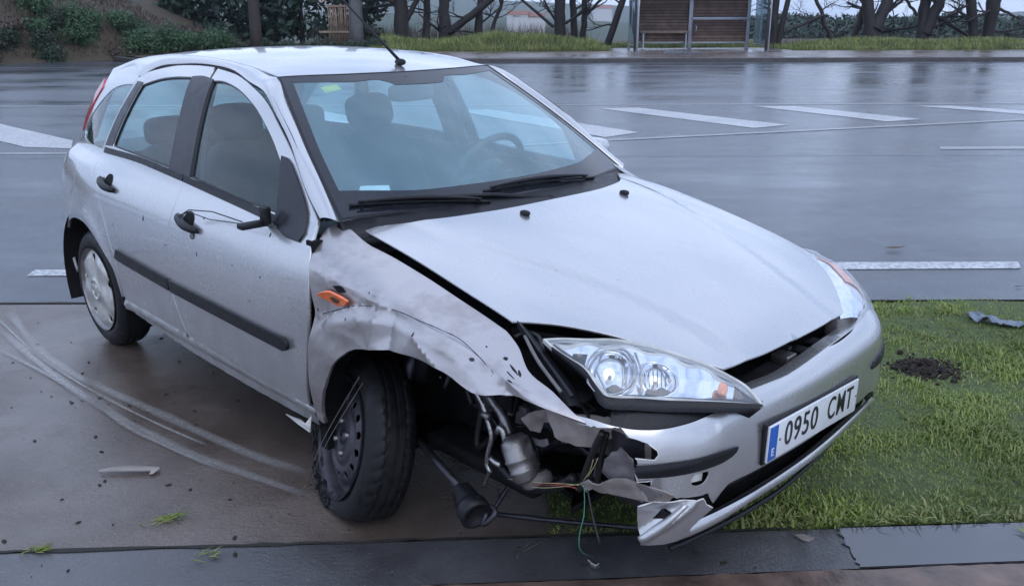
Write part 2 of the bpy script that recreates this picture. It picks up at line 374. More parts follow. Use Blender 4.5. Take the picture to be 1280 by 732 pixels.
def tri2d(outl, holes, step, jit=0):
    loops = [outl]+holes; V = []; E = []
    for L in loops:
        k = len(V); V += [Vector((p[0], p[1])) for p in L]; E += [(k+i, k+(i+1) % len(L)) for i in range(len(L))]
    nb = len(V)
    x0, x1 = min(p[0] for p in outl), max(p[0] for p in outl); y0, y1 = min(p[1] for p in outl), max(p[1] for p in outl)
    B = V[:]; cell = {}
    for p in B: cell.setdefault((floor(p[0]/step), floor(p[1]/step)), []).append(p)
    j = 0; y = y0+step*.5
    while y < y1:
        x = x0+step*(.5 if j % 2 else 1.0)
        while x < x1:
            if inpoly(x, y, outl) and not any(inpoly(x, y, h) for h in holes):
                cx, cy = floor(x/step), floor(y/step); ok = True
                for a in (-1, 0, 1):
                    for b_ in (-1, 0, 1):
                        for p in cell.get((cx+a, cy+b_), ()):
                            if (p[0]-x)**2+(p[1]-y)**2 < (step*.45)**2: ok = False
                if ok: V.append(Vector((x, y)))
            x += step
        y += step*.87; j += 1
    vo, eo, fo, ov, oe, of = delaunay_2d_cdt(V, E, [], 0, 1e-6)
    F = []
    for f in fo:
        c = (vo[f[0]]+vo[f[1]]+vo[f[2]])/3
        if inpoly(c[0], c[1], outl) and not any(inpoly(c[0], c[1], h) for h in holes): F.append(tuple(f))
    return vo, F
def patch(name, outl, fn, m, parent, holes=(), step=.03, th=.014, out=None, lip=.0015, shear=None, smooth=True, **kw):
    """panel cut to a 2D outline, lifted on the surface fn(u,v), with a turned-in edge"""
    vo, F = tri2d(list(outl), list(holes), step)
    P = [Vector(fn(v[0], v[1])) for v in vo]; e = .002; NR = []
    for v, p in zip(vo, P):
        a = Vector(fn(v[0]+e, v[1]))-Vector(fn(v[0]-e, v[1])); b_ = Vector(fn(v[0], v[1]+e))-Vector(fn(v[0], v[1]-e)); n = a.cross(b_)
        NR.append(n.normalized() if n.length > 1e-12 else Vector((0, 0, 1)))
    cen = sum(P, Vector())/len(P)
    o = Vector(out) if out else cen-Vector((-1.2, 0, .5))
    navg = sum(NR, Vector())
    sgn = 1 if navg.dot(o) > 0 else -1
    NR = [n*sgn for n in NR]
    fl = []
    for f in F:
        a, b_, c = P[f[0]], P[f[1]], P[f[2]]
        if (b_-a).cross(c-a).dot(NR[f[0]]) < 0: f = (f[0], f[2], f[1])
        fl.append(f)
    # boundary
    cnt = {}
    for f in fl:
        for i in range(3):
            k = (f[i], f[(i+1) % 3]); cnt[k] = cnt.get(k, 0)+1
    bd = [k for k in cnt if (k[1], k[0]) not in cnt]
    V = P[:]; NN = NR[:]; ed = {}; TH = abs(th)
    bn = {}
    for a, b_ in bd:
        d = (P[b_]-P[a]).normalized(); s_ = d.cross(NR[a])
        bn[a] = bn.get(a, Vector())+s_; bn[b_] = bn.get(b_, Vector())+s_
    for i, s_ in bn.items():
        s_ = s_.normalized() if s_.length > 0 else Vector()
        k = len(V); V.append(P[i]-NR[i]*lip); NN.append((NR[i]*.5+s_).normalized())
        V.append(P[i]-NR[i]*TH); NN.append(s_.copy()); ed[i] = k
    for a, b_ in bd:
        fl.append((b_, a, ed[a], ed[b_])); fl.append((ed[b_], ed[a], ed[a]+1, ed[b_]+1))
    if smooth:
        V = V; 
    ob = obj(name, V, fl, m, parent, smooth, **kw)
    if smooth and len(ob.data.vertices) == len(NN):
        ob.data.normals_split_custom_set_from_vertices([tuple(n) for n in NN])
    return ob

# ================================================================== SETTING
def grid(name, xs, ys, zf, m, **kw):
    V = [(x, y, zf(x, y)) for y in ys for x in xs]; n = len(xs)
    return obj(name, V, [(j*n+i, j*n+i+1, (j+1)*n+i+1, (j+1)*n+i) for j in range(len(ys)-1) for i in range(n-1)], m, None, True, kind='structure', **kw)
def tz(x, y): return -.06-58*sm(46, 700, y)-.02*sm(30, 46, y)
ax = [-2500, -1200, -600, -300, -150, -80, -50, -30, -15, 0, 15, 30, 50, 80, 150, 300, 600, 1200, 2500]
ay = [-300, -100, -30, 0, 20, 40, 46, 60, 90, 130, 200, 300, 450, 700, 1100, 1800, 3000]
grid('ground', ax, ay, tz, 'soil')
sheet('road', [(-120, 4.83), (120, 4.83), (120, 30.92), (-11.5, 30.92), (-14.2, 32.3), (-15.2, 34.2), (-16.2, 33.2), (-22, 31), (-120, 20)], 0, 'wet_asphalt')
# near side: drive slab, apron, brick edging, footpath
JY = lambda x: 2.427+.048*x
RY = lambda x: 2.193+.058*x
sheet('driveway', [(-9, JY(-9)), (.34, JY(.34)), (.40, 4.79), (-9, 4.79)], 0, 'wet_concrete')
sheet('apron', [(-9, RY(-9)), (14, RY(14)), (14, JY(14)-.012), (-9, JY(-9)-.012)], 0, 'apron_concrete')
sheet('footpath', [(-9, -14), (14, -14), (14, RY(14)-.13), (-9, RY(-9)-.13)], .002, 'wet_concrete')
mb = MB()      # joints: dirt filled grooves with crumbling edges
def crack(pts, w, z=.0025):
    P = catmull([(p[0], p[1]) for p in pts], False, .03); V = []; F = []
    for i, p in enumerate(P):
        k = w*(.35+1.1*abs(noise.noise(Vector((p.x*9, p.y*9, 2)))))+w*.15
        d = (P[min(i+1, len(P)-1)]-P[max(i-1, 0)]).normalized(); s = Vector((-d.y, d.x)); jx = .006*noise.noise(Vector((p.x*14, p.y*14, 7)))
        V += [(p.x+s.x*(k+jx), p.y+s.y*(k+jx), z), (p.x-s.x*(k-jx), p.y-s.y*(k-jx), z)]
    F = [(2*i, 2*i+1, 2*i+3, 2*i+2) for i in range(len(P)-1)]; mb.add(V, F)
crack([(-9, JY(-9)-.006), (-1.5, JY(-1.5)-.006), (-.4, JY(-.4)-.006), (.9, JY(.9)-.006)], .010)
crack([(-9, 4.81), (-3, 4.81), (-1.5, 4.81), (.5, 4.81)], .016, .003)
mb.build('slab_joint', 'joint_dirt', None, False, kind='structure')
# worn red edging strip with a chipped top edge
V = []; nE = 300
for i in range(nE+1):
    x = -4+i*.03; y1 = RY(x)-.004+.006*noise.noise(Vector((x*9, 0, 1)))+.004*noise.noise(Vector((x*30, 0, 5))); hz_ = .006+.004*noise.noise(Vector((x*5, 3, 0)))
    V += [(x, y1, -.01), (x, y1-.008, hz_), (x, y1-.07, hz_+.002), (x, RY(x)-.128, hz_), (x, RY(x)-.130, -.01)]
obj('edging', V, [(i*5+j, (i+1)*5+j, (i+1)*5+j+1, i*5+j+1) for i in range(nE) for j in range(4)], 'kerb_red', None, False, kind='structure')
sheet('edging_bed', [(-9, RY(-9)-.13), (14, RY(14)-.13), (14, RY(14)), (-9, RY(-9))], -.012, 'joint_dirt')
# soil bed of the grass plot, gently uneven
gxs = [.12+i*.12 for i in range(90)]; gys = [2.44+i*.1185 for i in range(21)]
def gz(x, y): return -.004+.014*noise.noise(Vector((x*1.7, y*1.7, 0)))+.014*sm(0, .2, min(y-JY(x), 4.8-y, x-.12+.2))
V = [(x, max(JY(x)+.004, y) if j == 0 else y+.05*x*(1-j/20), gz(x, y)) for j, y in enumerate(gys) for x in gxs]
obj('grass_plot', V, [(j*90+i, j*90+i+1, (j+1)*90+i+1, (j+1)*90+i) for j in range(20) for i in range(89)], 'turf', None, True, kind='structure')

# water lying on the apron and mud film dragged by the wheels
def blobpoly(cx, cy, rx, ry, seed, n=46, am=.28):
    return [(cx+rx*cos(2*pi*i/n)*(1+am*noise.noise(Vector((cos(2*pi*i/n)*2, sin(2*pi*i/n)*2, seed)))), cy+ry*sin(2*pi*i/n)*(1+am*noise.noise(Vector((cos(2*pi*i/n)*2, sin(2*pi*i/n)*2, seed+5))))) for i in range(n)]
m, t, b = mat('water_film'); b.inputs['Base Color'].default_value = (.105, .108, .122, 1); b.inputs['Roughness'].default_value = .02; bump(t, b, tex(t, 30, 3).outputs['Fac'], .04, .004)
sheet('puddle', [*[(1.04+.03*noise.noise(Vector((i*.7, 1, 0)))+.02*noise.noise(Vector((i*2.1, 5, 0))), JY(1.05)-.014-(JY(1.05)-RY(1.04)-.016)*i/16) for i in range(17)], (1.6, RY(1.6)+.002), (3.5, RY(3.5)+.002), (3.5, JY(3.5)-.013), (1.8, JY(1.8)-.013), (1.4, JY(1.4)-.014)], .004, 'water_film')
sheet('puddle', [(p[0], p[1]) for p in blobpoly(-14.0, 33.2, 2.6, .75, 3)], .004, 'wet_puddle')
def filmmat():
    m = bpy.data.materials.new('mud_film'); m.use_nodes = True; t = m.node_tree; b = t.nodes['Principled BSDF']; MATS['mud_film'] = m
    b.inputs['Base Color'].default_value = (.29, .28, .275, 1); b.inputs['Roughness'].default_value = .16
    a = N(t, 'ShaderNodeAttribute', attribute_name='edge'); n = tex(t, 34, 6, .7, sc=(1, 1, 1)); f = mixc(t, 1, ramp(t, n.outputs['Fac'], [(.30, .62), (.64, 1)]), a.outputs['Fac'], 'MULTIPLY')
    t.links.new(f, b.inputs['Alpha'])
filmmat()
def film(pts, w, z, k):
    P = catmull(pts, False, .03); V = []; A = []; F = []; L = [-1, -.5, 0, .5, 1]
    for i, p in enumerate(P):
        d = (P[min(i+1, len(P)-1)]-P[max(i-1, 0)]).normalized(); s = Vector((-d.y, d.x)); ww = w*(.8+.4*noise.noise(Vector((i*.1, k, 0))))
        fade = sm(0, 14, i)*sm(0, 6, len(P)-1-i)
        for l in L: V.append((p.x+s.x*l*ww, p.y+s.y*l*ww, z)); A.append((1-l*l)*fade*(.55+.35*noise.noise(Vector((p.x*2, p.y*2, k)))+.2))
    n = len(L); F = [(i*n+j, i*n+j+1, (i+1)*n+j+1, (i+1)*n+j) for i in range(len(P)-1) for j in range(n-1)]
    o = obj('skid_mark', V, F, 'mud_film', None, True, kind='structure'); at_ = o.data.attributes.new('edge', 'FLOAT', 'POINT'); at_.data.foreach_set('value', A)
film([(-2.857, 4.70), (-2.431, 4.151), (-2.104, 3.813), (-1.814, 3.581), (-1.468, 3.326), (-1.16, 3.094), (-.928, 2.931), (-.71, 2.817)], .036, .0040, 1)
film([(-2.75, 4.40), (-2.329, 3.956), (-2.022, 3.645), (-1.722, 3.374), (-1.424, 3.13), (-1.172, 2.945), (-.92, 2.795), (-.675, 2.652)], .031, .0044, 2)
film([(-2.6, 4.10), (-2.141, 3.737), (-1.834, 3.472), (-1.549, 3.201), (-1.323, 3.029), (-1.05, 2.842)], .018, .0048, 3)
film([(-2.9, 4.62), (-2.38, 4.05), (-2.06, 3.74), (-1.76, 3.48), (-1.44, 3.23), (-1.16, 3.03)], .012, .0036, 4)

# painted lines on the road
def quad(name, P, m='road_paint', z=.004): 
    P = [Vector(p) for p in P]; return sheet(name, [(p.x, p.y) for p in P], z, m)
def line(a, b_, w, m='road_paint', z=.004):
    a, b_ = Vector(a), Vector(b_); d = (b_-a).normalized(); s = Vector((-d.y, d.x))*w/2
    return quad('lane_line', [a-s, b_-s, b_+s, a+s], m, z)
line((-60, 28.75), (60, 28.75), .16, 'worn_paint'); line((-60, 16.25), (60, 16.3), .13, 'worn_paint')
line((1.3, 11.58), (20, 17.7), .13, 'worn_paint', .0055); line((-60, 10.56), (-1.5, 10.56), .12, 'worn_paint'); line((-1.5, 10.56), (1.3, 11.58), .12, 'worn_paint')
quad('road_marking', [(1.53, 15.62), (2.22, 15.72), (4.10, 13.15), (3.49, 12.80)]); quad('road_marking', [(4.30, 15.92), (5.05, 15.92), (6.38, 13.85), (5.73, 13.54)])
quad('road_marking', [(7.19, 15.88), (7.85, 15.9), (9.2, 14.45), (8.6, 14.2)]); quad('road_marking', [(-1.1, 15.5), (-.4, 15.5), (1.78, 12.36), (1.25, 11.85)])
quad('road_marking', [(-4.2, 15.5), (-3.4, 15.5), (-.9, 12.2), (-1.5, 11.5)]); quad('road_marking', [(-10.7, 15.6), (-9.9, 15.6), (-7.6, 13.34), (-5.83, 11.69), (-5.5, 10.96), (-6.16, 11.11), (-6.75, 11.63), (-8.5, 13.1)], 'road_paint')
quad('road_marking', [(-12.9, 15.5), (-12.1, 15.5), (-9.2, 12.0), (-9.9, 11.3)])
quad('road_marking', [(5.2, 10.68), (5.3, 10.9), (9.3, 10.95), (9.3, 10.7)], 'worn_paint'); quad('road_marking', [(2.10, 5.46), (2.12, 5.63), (3.37, 5.63), (3.30, 5.47)])
quad('road_marking', [(-3.1, 5.36), (-3.12, 5.5), (-1.5, 5.51), (-1.5, 5.37)]); quad('road_marking', [(-8.6, 5.36), (-8.6, 5.5), (-5.8, 5.5), (-5.8, 5.36)])
mb = MB()
for k in range(1, 5): crack([(-30+i*3, 5.6+k*4.6+.5*noise.noise(Vector((i*.5, k, 0)))) for i in range(22)], .006, .0022)
mb.build('road_seam', 'joint_dirt', None, False, kind='structure')

# far pavement with its kerb
PZ = .13
pav = [(-10.6, 31.15), (120, 31.15), (120, 37.4), (11.6, 37.4), (11.0, 40.6), (4.2, 40.6), (4.0, 37.2), (-12, 37.2), (-15.3, 36.0), (-14.6, 34.2), (-13.2, 32.4)]
sheet('pavement', pav, PZ, 'wet_pavement')
kp = [(-15.6, 35.6), (-14.9, 33.9), (-13.4, 32.1), (-12.0, 31.3), (-10.6, 31.0)]+[(x, 31.0) for x in (-8, 0, 20, 60, 120)]
V = []; F = []
K = catmull(kp, False, .8)
for i, p in enumerate(K):
    d = (K[min(i+1, len(K)-1)]-K[max(i-1, 0)]).normalized(); s = Vector((d.y, -d.x))
    V += [(p.x+s.x*.08, p.y+s.y*.08, -.02), (p.x+s.x*.075, p.y+s.y*.075, PZ-.015), (p.x+s.x*.055, p.y+s.y*.055, PZ+.004), (p.x-s.x*.08, p.y-s.y*.08, PZ+.004), (p.x-s.x*.08, p.y-s.y*.08, -.02)]
F = [(i*5+j, (i+1)*5+j, (i+1)*5+j+1, i*5+j+1) for i in range(len(K)-1) for j in range(4)]
obj('kerb', V, F, 'kerb_stone', None, False, kind='structure')
mb = MB()     # tactile dots and worn light slabs on the pavement
for i in range(34):
    for j in range(5): mb.box((-.4+i*.075, 31.35+j*.09, PZ), (-.36+i*.075, 31.39+j*.09, PZ+.012))
mb.build('tactile_paving', 'kerb_stone', None, False, kind='structure')
for (x, y, w, d) in ((3.3, 31.3, .75, .35), (10.0, 31.3, .9, .3), (-2.0, 31.3, 1.2, .3)): sheet('paving_slab', [(x, y), (x+w, y), (x+w, y+d), (x, y+d)], PZ+.004, 'kerb_stone')
sheet('asphalt_patch', [(5.6, 33.9), (7.3, 33.9), (7.5, 36.9), (6.2, 36.9)], PZ+.004, 'wet_asphalt')

# ---- leaf and blade collectors
def blades(name, spots, m, hmin, hmax, w, lean=.5, seg=2, **kw):
    V = []; F = []; rnd = random.random
    for x, y, z, s in spots:
        a = rnd()*2*pi; h = (hmin+(hmax-hmin)*rnd()**1.5)*s; l = lean*h*(.3+rnd()); dx, dy = cos(a), sin(a); px, py = -dy*w*s*.5, dx*w*s*.5
        k = len(V)
        V += [(x-px, y-py, z), (x+px, y+py, z), (x+dx*l*.35-px*.7, y+dy*l*.35-py*.7, z+h*.6), (x+dx*l*.35+px*.7, y+dy*l*.35+py*.7, z+h*.6), (x+dx*l, y+dy*l, z+h*(.95-.25*lean*rnd()))]
        F += [(k, k+1, k+3, k+2), (k+2, k+3, k+4)]
    return obj(name, V, F, m, None, True, kind='stuff', **kw)
def leaves(mb, c, r, n, size, flat=1.0, shell=.55):
    for _ in range(n):
        u = random.random()*2*pi; v = math.acos(random.uniform(-1, 1)); rr = shell+(1-shell)*random.random()
        d = Vector((sin(v)*cos(u), sin(v)*sin(u), cos(v))); p = Vector(c)+Vector((d.x*r[0], d.y*r[1], d.z*r[2]))*rr
        a = Vector((random.gauss(0, 1), random.gauss(0, 1), random.gauss(0, 1))).normalized(); b_ = a.cross(d)
        if b_.length < .1: continue
        b_.normalize(); s = size*random.uniform(.6, 1.4)
        mb.add([p-a*s, p+b_*s*.45, p+a*s, p-b_*s*.45], [(0, 1, 2, 3)])

# near grass
sp = []
mudc = (1.90, 3.76)
for _ in range(165000):
    x = .12+random.random()**1.25*5.2; y = random.uniform(2.42, 4.86)
    if y < JY(x)+.012*noise.noise(Vector((x*11, 3, 0)))+.004: continue
    e = min(1, .45+(min(y-JY(x), 4.82-y))*3); d = noise.noise(Vector((x*2.4, y*2.4, 0)))+.5*noise.noise(Vector((x*8, y*8, 4)))
    if d < -.34 and random.random() < .6: continue
    if y > 4.68 and random.random() < .45: continue
    if (x-mudc[0])**2+((y-mudc[1])*1.4)**2 < .018*(1+.8*noise.noise(Vector((x*20, y*20, 0)))): continue
    sp.append((x, y, gz(x, y)-.004, .6+.75*sm(-.3, .6, d)))
blades('grass', sp, 'grass_blades', .012, .034, .0048, 1.0, label='short wet green grass growing on the plot beside the car', category='grass')
sp = []   # leafy tufts along the apron and dead thatch
for _ in range(1500):
    x = .5+random.random()*2.6; y = JY(x)+abs(random.gauss(0, .05)); sp.append((x, y, .0, random.uniform(.8, 1.4)))
for _ in range(5200):
    x = .6+random.random()*3; y = random.uniform(2.55, 4.7); sp.append((x, y, .012, .7))
blades('weeds', sp, 'verge_blades', .012, .034, .008, 1.3, label='ragged weeds and pale dead blades along the apron edge of the grass plot', category='weeds')

# verge banks beyond the pavement
def bank(name, x0, x1, y0, y1, hf, m, n, hmin, hmax, w, label, cat_):
    xs = [x0+(x1-x0)*i/40 for i in range(41)]; ys = [y0+(y1-y0)*j/8 for j in range(9)]
    zf = lambda x, y: PZ-.05+hf(x)*sm(0, .35, (y-y0)/(y1-y0))*sm(0, .06, (x-x0)/(x1-x0))*sm(0, .06, (x1-x)/(x1-x0))*(1+.25*noise.noise(Vector((x*.8, y*.8, 1))))
    grid(name+'_bank', xs, ys, zf, 'soil')
    sp = [(x, y, zf(x, y), 1.0) for x, y in ((random.uniform(x0, x1), y0+(y1-y0)*random.random()**1.6) for _ in range(n))]
    blades(name, sp, m, hmin, hmax, w, .55, label=label, category=cat_)
bank('verge_grass', -6.0, 4.0, 37.0, 41.0, lambda x: .42+.16*sin(x*.9+1.6)-.10*sm(-1, -.2, x)*sm(1.2, .4, x), 'verge_blades', 15000, .12, .36, .022, 'tall pale green grass on the bank left of the bus shelter', 'grass')
bank('verge_grass', 11.6, 40, 37.4, 41.0, lambda x: .26+.05*sin(x*1.3), 'verge_blades', 26000, .12, .30, .024, 'long strip of tall grass behind the pavement right of the bus shelter', 'grass')

bank('verge_grass', 3.6, 12.0, 40.5, 42.5, lambda x: .12, 'verge_blades', 6000, .10, .22, .022, 'low strip of grass showing under the back wall of the bus shelter', 'grass')
# left embankment with its scrub, brown mound on top
def emb(x, y):
    ridge = 1.95*sm(-13.4, -18.5, x)+.95*sm(-10.8, -14.2, x)*(1-sm(-13.4, -18.5, x)*.6)
    yb = 30.5+(x+18)*.85 if x < -12 else 35.6+(x+12)*.4
    return -.06+max(0, ridge)*sm(0, 3.2, y-yb)*(1+.12*noise.noise(Vector((x*.7, y*.7, 0))))+.12*noise.noise(Vector((x*2, y*2, 3)))*sm(0, 2, y-yb)
grid('embankment', [-60+i*1.0 for i in range(52)], [20+j*.8 for j in range(36)], emb, 'soil')
def shrub(x, y, z, r, n, m, label, group, size=.09, name='shrub', hgt=.8, cat_='shrub', stemr=.03):
    s = empty(name, (x, y, z-.1), random.random()*6, label=label, category=cat_, group=group)
    mb = MB()
    for k in range(6):
        a = random.random()*6.28; q = r*.55*random.random(); c = (cos(a)*q, sin(a)*q, r*hgt*(.35+.55*random.random())); rr = r*random.uniform(.35, .6)
        leaves(mb, c, (rr, rr, rr*.8), n//6, size)
    mb.build('foliage', m, s, False)
    mb = MB()
    for k in range(6): a = k*1.1; mb.tube([(0, 0, -.1), (cos(a)*r*.2, sin(a)*r*.2, r*.4), (cos(a)*r*.5, sin(a)*r*.5, r*hgt*.95)], [stemr, stemr*.7, stemr*.3], 4)
    mb.build('stem', 'bark', s)
    return s
random.seed(21)
mx_ = sorted(random.uniform(-17.5, -10.8) for _ in range(18))
for i, x in enumerate(mx_):
    y = (30.5+(x+18)*.85 if x < -12 else 35.6+(x+12)*.4)+random.uniform(.9, 2.6)
    shrub(x, y, emb(x, y), random.uniform(.75, 1.05), 1500, 'bush_leaves', 'green leafy bush on the shoulder of the left embankment, '+nth(i), 'bushes on the embankment', .048)
mx_ = sorted(random.uniform(-25, -14) for _ in range(18)); k_ = sorted(random.uniform(-25.5, -13.5) for _ in range(20))
for i, x in enumerate(mx_):
    y = 30.5+(x+18)*.85+random.uniform(.4, 2.2); shrub(x, y, emb(x, y), random.uniform(.4, .7), 260, 'dry_scrub', 'low brown scrub plant on the face of the earth mound, '+nth(i), 'scrub on the mound', .075)
for i, x in enumerate(k_):
    y = 30.5+(x+18)*.85+random.uniform(.4, 2.2); shrub(x, y, emb(x, y), random.uniform(.65, 1.0), 1200, 'dark_leaves', 'low green plant on the face of the earth mound, '+nth(i), 'green plants on the mound', .048)
sp = []
for _ in range(26000):
    x = random.uniform(-27, -11); y = 29+random.random()*12; e = emb(x, y)
    if e > .1: sp.append((x, y, e, 1))
blades('scrub_cover', sp, 'dry_scrub', .08, .26, .03, .8, label='dry brown ground cover over the earth mound and embankment', category='ground cover')
for i in range(11):     # ivy hedge between the poles
    x = -11.2+i*.62; y = 38.2+random.uniform(-.2, .3)
    shrub(x, y, .1, random.uniform(.55, .72), 900, 'dark_leaves', 'dark green ivy bush in the low row behind the car roof, '+nth(i), 'low bushes behind the pavement', .045, hgt=.75)

# ---- trees
def branch(mb, p, d, r, L, lvl, spread=.75, gnarl=.35):
    P = [p]; rr = [r]; n = 5; q = p.copy(); dd = d.normalized()
    for i in range(n):
        dd = (dd+Vector((random.gauss(0, gnarl), random.gauss(0, gnarl), random.gauss(0, gnarl)+.10))*.45).normalized(); q = q+dd*L/n; P.append(q.copy()); rr.append(r*(1-.62*(i+1)/n))
    mb.tube(P, rr, 7 if lvl > 2 else 5 if lvl > 1 else 3, False)
    if lvl > 0:
        for k in range(3 if lvl > 1 else 4):
            j = random.randint(1, n); a = Vector((random.gauss(0, 1), random.gauss(0, 1), random.gauss(0, .6))).normalized()
            branch(mb, P[j], (dd+a*spread*1.2), rr[j]*.72, L*random.uniform(.5, .75), lvl-1, spread, gnarl)
def tree(label, Y, limbs, group='bare trees behind the pavement', extra=2):
    p0 = at(limbs[0][0][0], 60, Y); base = Vector((p0.x, Y, 0)); s = empty('bare_tree', base, 0, label=label, category='tree', group=group)
    mt_ = MB(); mc = MB()
    for li, (a, b_, w0, w1) in enumerate(limbs):
        A = at(a[0], a[1], Y)-base; B = at(b_[0], b_[1], Y+random.uniform(-.3, .5))-base
        if li == 0 or a[1] > 44: A.z = -.15
        r0 = w0*Y/1095/2; r1 = w1*Y/1095/2; P = []; rr = []
        for k in range(9):
            t = k/8; j = Vector((noise.noise(Vector((k*.6, li, a[0]))), noise.noise(Vector((k*.6, li+9, a[0]))), 0))*.10*min(1, 3*t)
            P.append(A.lerp(B, t)+j); rr.append((r0*(1.25 if k == 0 and li == 0 else 1))*(1-t)+r1*t)
        mt_.tube(P, rr, 10, False)
        d = (B-A).normalized()
        if B.z > 1.4:
            for e in range(extra): branch(mc, P[-1], d+Vector((random.gauss(0, .4), random.gauss(0, .3), .35)), rr[-1]*.85, random.uniform(2.0, 3.2), 3)
        for e in range(2): branch(mc, P[random.randint(3, 7)], Vector((random.choice((-1, 1))*random.uniform(.4, 1), random.gauss(0, .4), random.uniform(-.2, .6))), rr[5]*.30, random.uniform(1.0, 1.9), 3)
    mt_.build('trunk', 'bark', s); mc.build('crown', 'bark', s)
random.seed(5)
tree('thick dark bare trunk just right of the grey concrete pole', 42.5, [((504, 50), (500, -3), 21, 16), ((505, 30), (522, -2), 8, 6)])
tree('slender bare trunk second to the right of the grey concrete pole', 43.4, [((532, 50), (534, -3), 11, 8)])
tree('bare tree with a thick limb sweeping up to the right above the car roof', 41.5, [((557, 52), (555, -3), 18, 12), ((562, 40), (616, -2), 10, 8)])
tree('bare double trunk curving to the right, left of the open view', 41.8, [((597, 52), (600, -3), 12, 8), ((602, 47), (626, 8), 6, 4)])
tree('straight bare trunk, leftmost of the three standing close together', 41.5, [((700, 55), (700, -3), 15, 13), ((692, 34), (650, -2), 4, 3)])
tree('slim bare trunk in the middle of the three standing close together', 42.0, [((719, 55), (716, -3), 9, 8)])
tree('slim bare trunk, rightmost of the three standing close together', 41.7, [((729, 55), (731, -3), 8, 7), ((731, 22), (752, -1), 4, 3)])
tree('bare leaning trunk slanting towards the left side of the bus shelter', 41.0, [((756, 50), (780, -3), 9, 8)])
tree('forked bare tree directly right of the bus shelter', 41.5, [((965, 55), (970, -3), 11, 9), ((971, 50), (986, -3), 8, 6)])
tree('thin bare sapling leaning left with a long low side branch', 40.8, [((1046, 58), (1019, -3), 6, 4), ((1030, 20), (980, 42), 4, 3)])
tree('thin dark trunk leaning right against the thick forked tree', 41.8, [((1061, 56), (1086, -3), 8, 8)])
tree('thick dark forked tree in the middle of the right-hand row', 41.2, [((1092, 57), (1084, -3), 20, 12), ((1094, 38), (1112, -3), 15, 13), ((1104, 22), (1132, -2), 4, 3)])
tree('broad dark tree parting into two stems with a drooping low limb', 41.4, [((1152, 57), (1157, -3), 16, 12), ((1156, 44), (1177, -3), 14, 13), ((1170, 22), (1211, 48), 5, 3), ((1147, 22), (1130, -2), 4, 3)])
tree('plain upright trunk, left one of the last pair at the right edge', 40.9, [((1220, 58), (1213, -3), 10, 12)])
tree('stout trunk tapering downwards, right one of the last pair at the right edge', 41.0, [((1231, 58), (1244, -3), 11, 17), ((1243, 10), (1275, 26), 4, 2)])

# brush thicket behind, stuff nobody could count
def thicket(x0, x1, y0, y1, h0, h1, n, m, name, label, zb=-.3):
    V = []; F = []
    for _ in range(n):
        x = random.uniform(x0, x1); y = random.uniform(y0, y1); h = random.uniform(h0, h1); z = zb; a = random.random()*6.28; l = random.uniform(.1, .8); dx, dy = cos(a)*l, sin(a)*l*.5; w = random.uniform(.008, .022)
        k = len(V); bx = random.gauss(0, .15)
        V += [(x-w, y, z), (x+w, y, z), (x+dx*.5-w*.7+bx, y+dy*.5, z+h*.5), (x+dx*.5+w*.7+bx, y+dy*.5, z+h*.5), (x+dx, y+dy, z+h)]
        F += [(k, k+1, k+3, k+2), (k+2, k+3, k+4)]
    return obj(name, V, F, m, None, False, kind='stuff', label=label, category='brush')
thicket(-9.5, 3.4, 42.3, 49, .5, 1.9, 6000, 'dry_scrub', 'brush_thicket', 'tangle of brown leafless brush behind the trunks left of the shelter', -.6)
thicket(12, 44, 43, 50, .5, 1.6, 3000, 'dry_scrub', 'brush_thicket', 'thin leafless brush behind the trunks right of the shelter', -.8)

def conifer(x, y, z, h, r, m, label, group, n=900, name='conifer'):
    s = empty(name, (x, y, z), random.random()*6, label=label, category='tree', group=group)
    mb = MB(); lay = 11
    for k in range(lay):
        t = k/(lay-1); rr = r*(1-t*.85)*random.uniform(.8, 1.15); zz = h*(.10+.86*t)
        for q in range(5):
            a = random.random()*6.28; leaves(mb, (cos(a)*rr*.5, sin(a)*rr*.5, zz), (rr*.62, rr*.62, h*.07), n//lay//5, h*.028+.05, .8, .3)
    mb.build('crown', m, s, False)
    MB().tube([(0, 0, -.3), (0, 0, h*.9)], [h*.03, .03], 6).build('trunk', 'bark', s)
for i in range(17):
    x = -31+i*1.5+random.uniform(-.4, .4); y = random.uniform(42.5, 47)
    conifer(x, y, .2, random.uniform(4.2, 6.5), random.uniform(1.4, 2.1), 'conifer_leaves', 'dark evergreen in the dense row behind the earth mound, '+nth(i), 'evergreens behind the mound', 1500)
conifer(-12.4, 44.2, .0, 4.6, 1.6, 'conifer_leaves', 'dark evergreen standing just right of the dark wooden pole', 'evergreens behind the mound', 1300)

# right-hand wood on the far slope and the distance
mb = MB()
for _ in range(760):
    x = random.uniform(30, 95); y = random.uniform(100, 150); h = random.uniform(2.4, 4.6)*(1 if x < 80 else .8); z = tz(x, y)+random.uniform(-.2, .6)
    top = .35+1.1*noise.noise(Vector((x*.08, 0, 0)))+(y-100)*.012
    z = min(z, top-h)+h*.5
    z = top-h*.5+random.uniform(-.6, .4)
    leaves(mb, (x, y, z), (1.6, 1.5, h*.6), 120, .36, 1, .3)
mb.build('far_wood', 'forest_leaves', None, False, kind='stuff', label='dark green wood on the far slope behind the right-hand trees', category='wood')
def hills(name, Y, xs, topf, depth, base):
    V = []; n = len(xs)
    for j in range(7):
        t = j/6
        for x in xs:
            zt = topf(x); V.append((x, Y+depth*t, base+(zt-base)*sin(t*pi/2)+(Y*.003)*noise.noise(Vector((x*.02, t*3, Y)))*(t*(1-t))*4))
    obj(name, V, [(j*n+i, j*n+i+1, (j+1)*n+i+1, (j+1)*n+i) for j in range(6) for i in range(n-1)], 'hill', None, True, kind='structure')
def row2z(Y, row): return at(640, row, Y).z
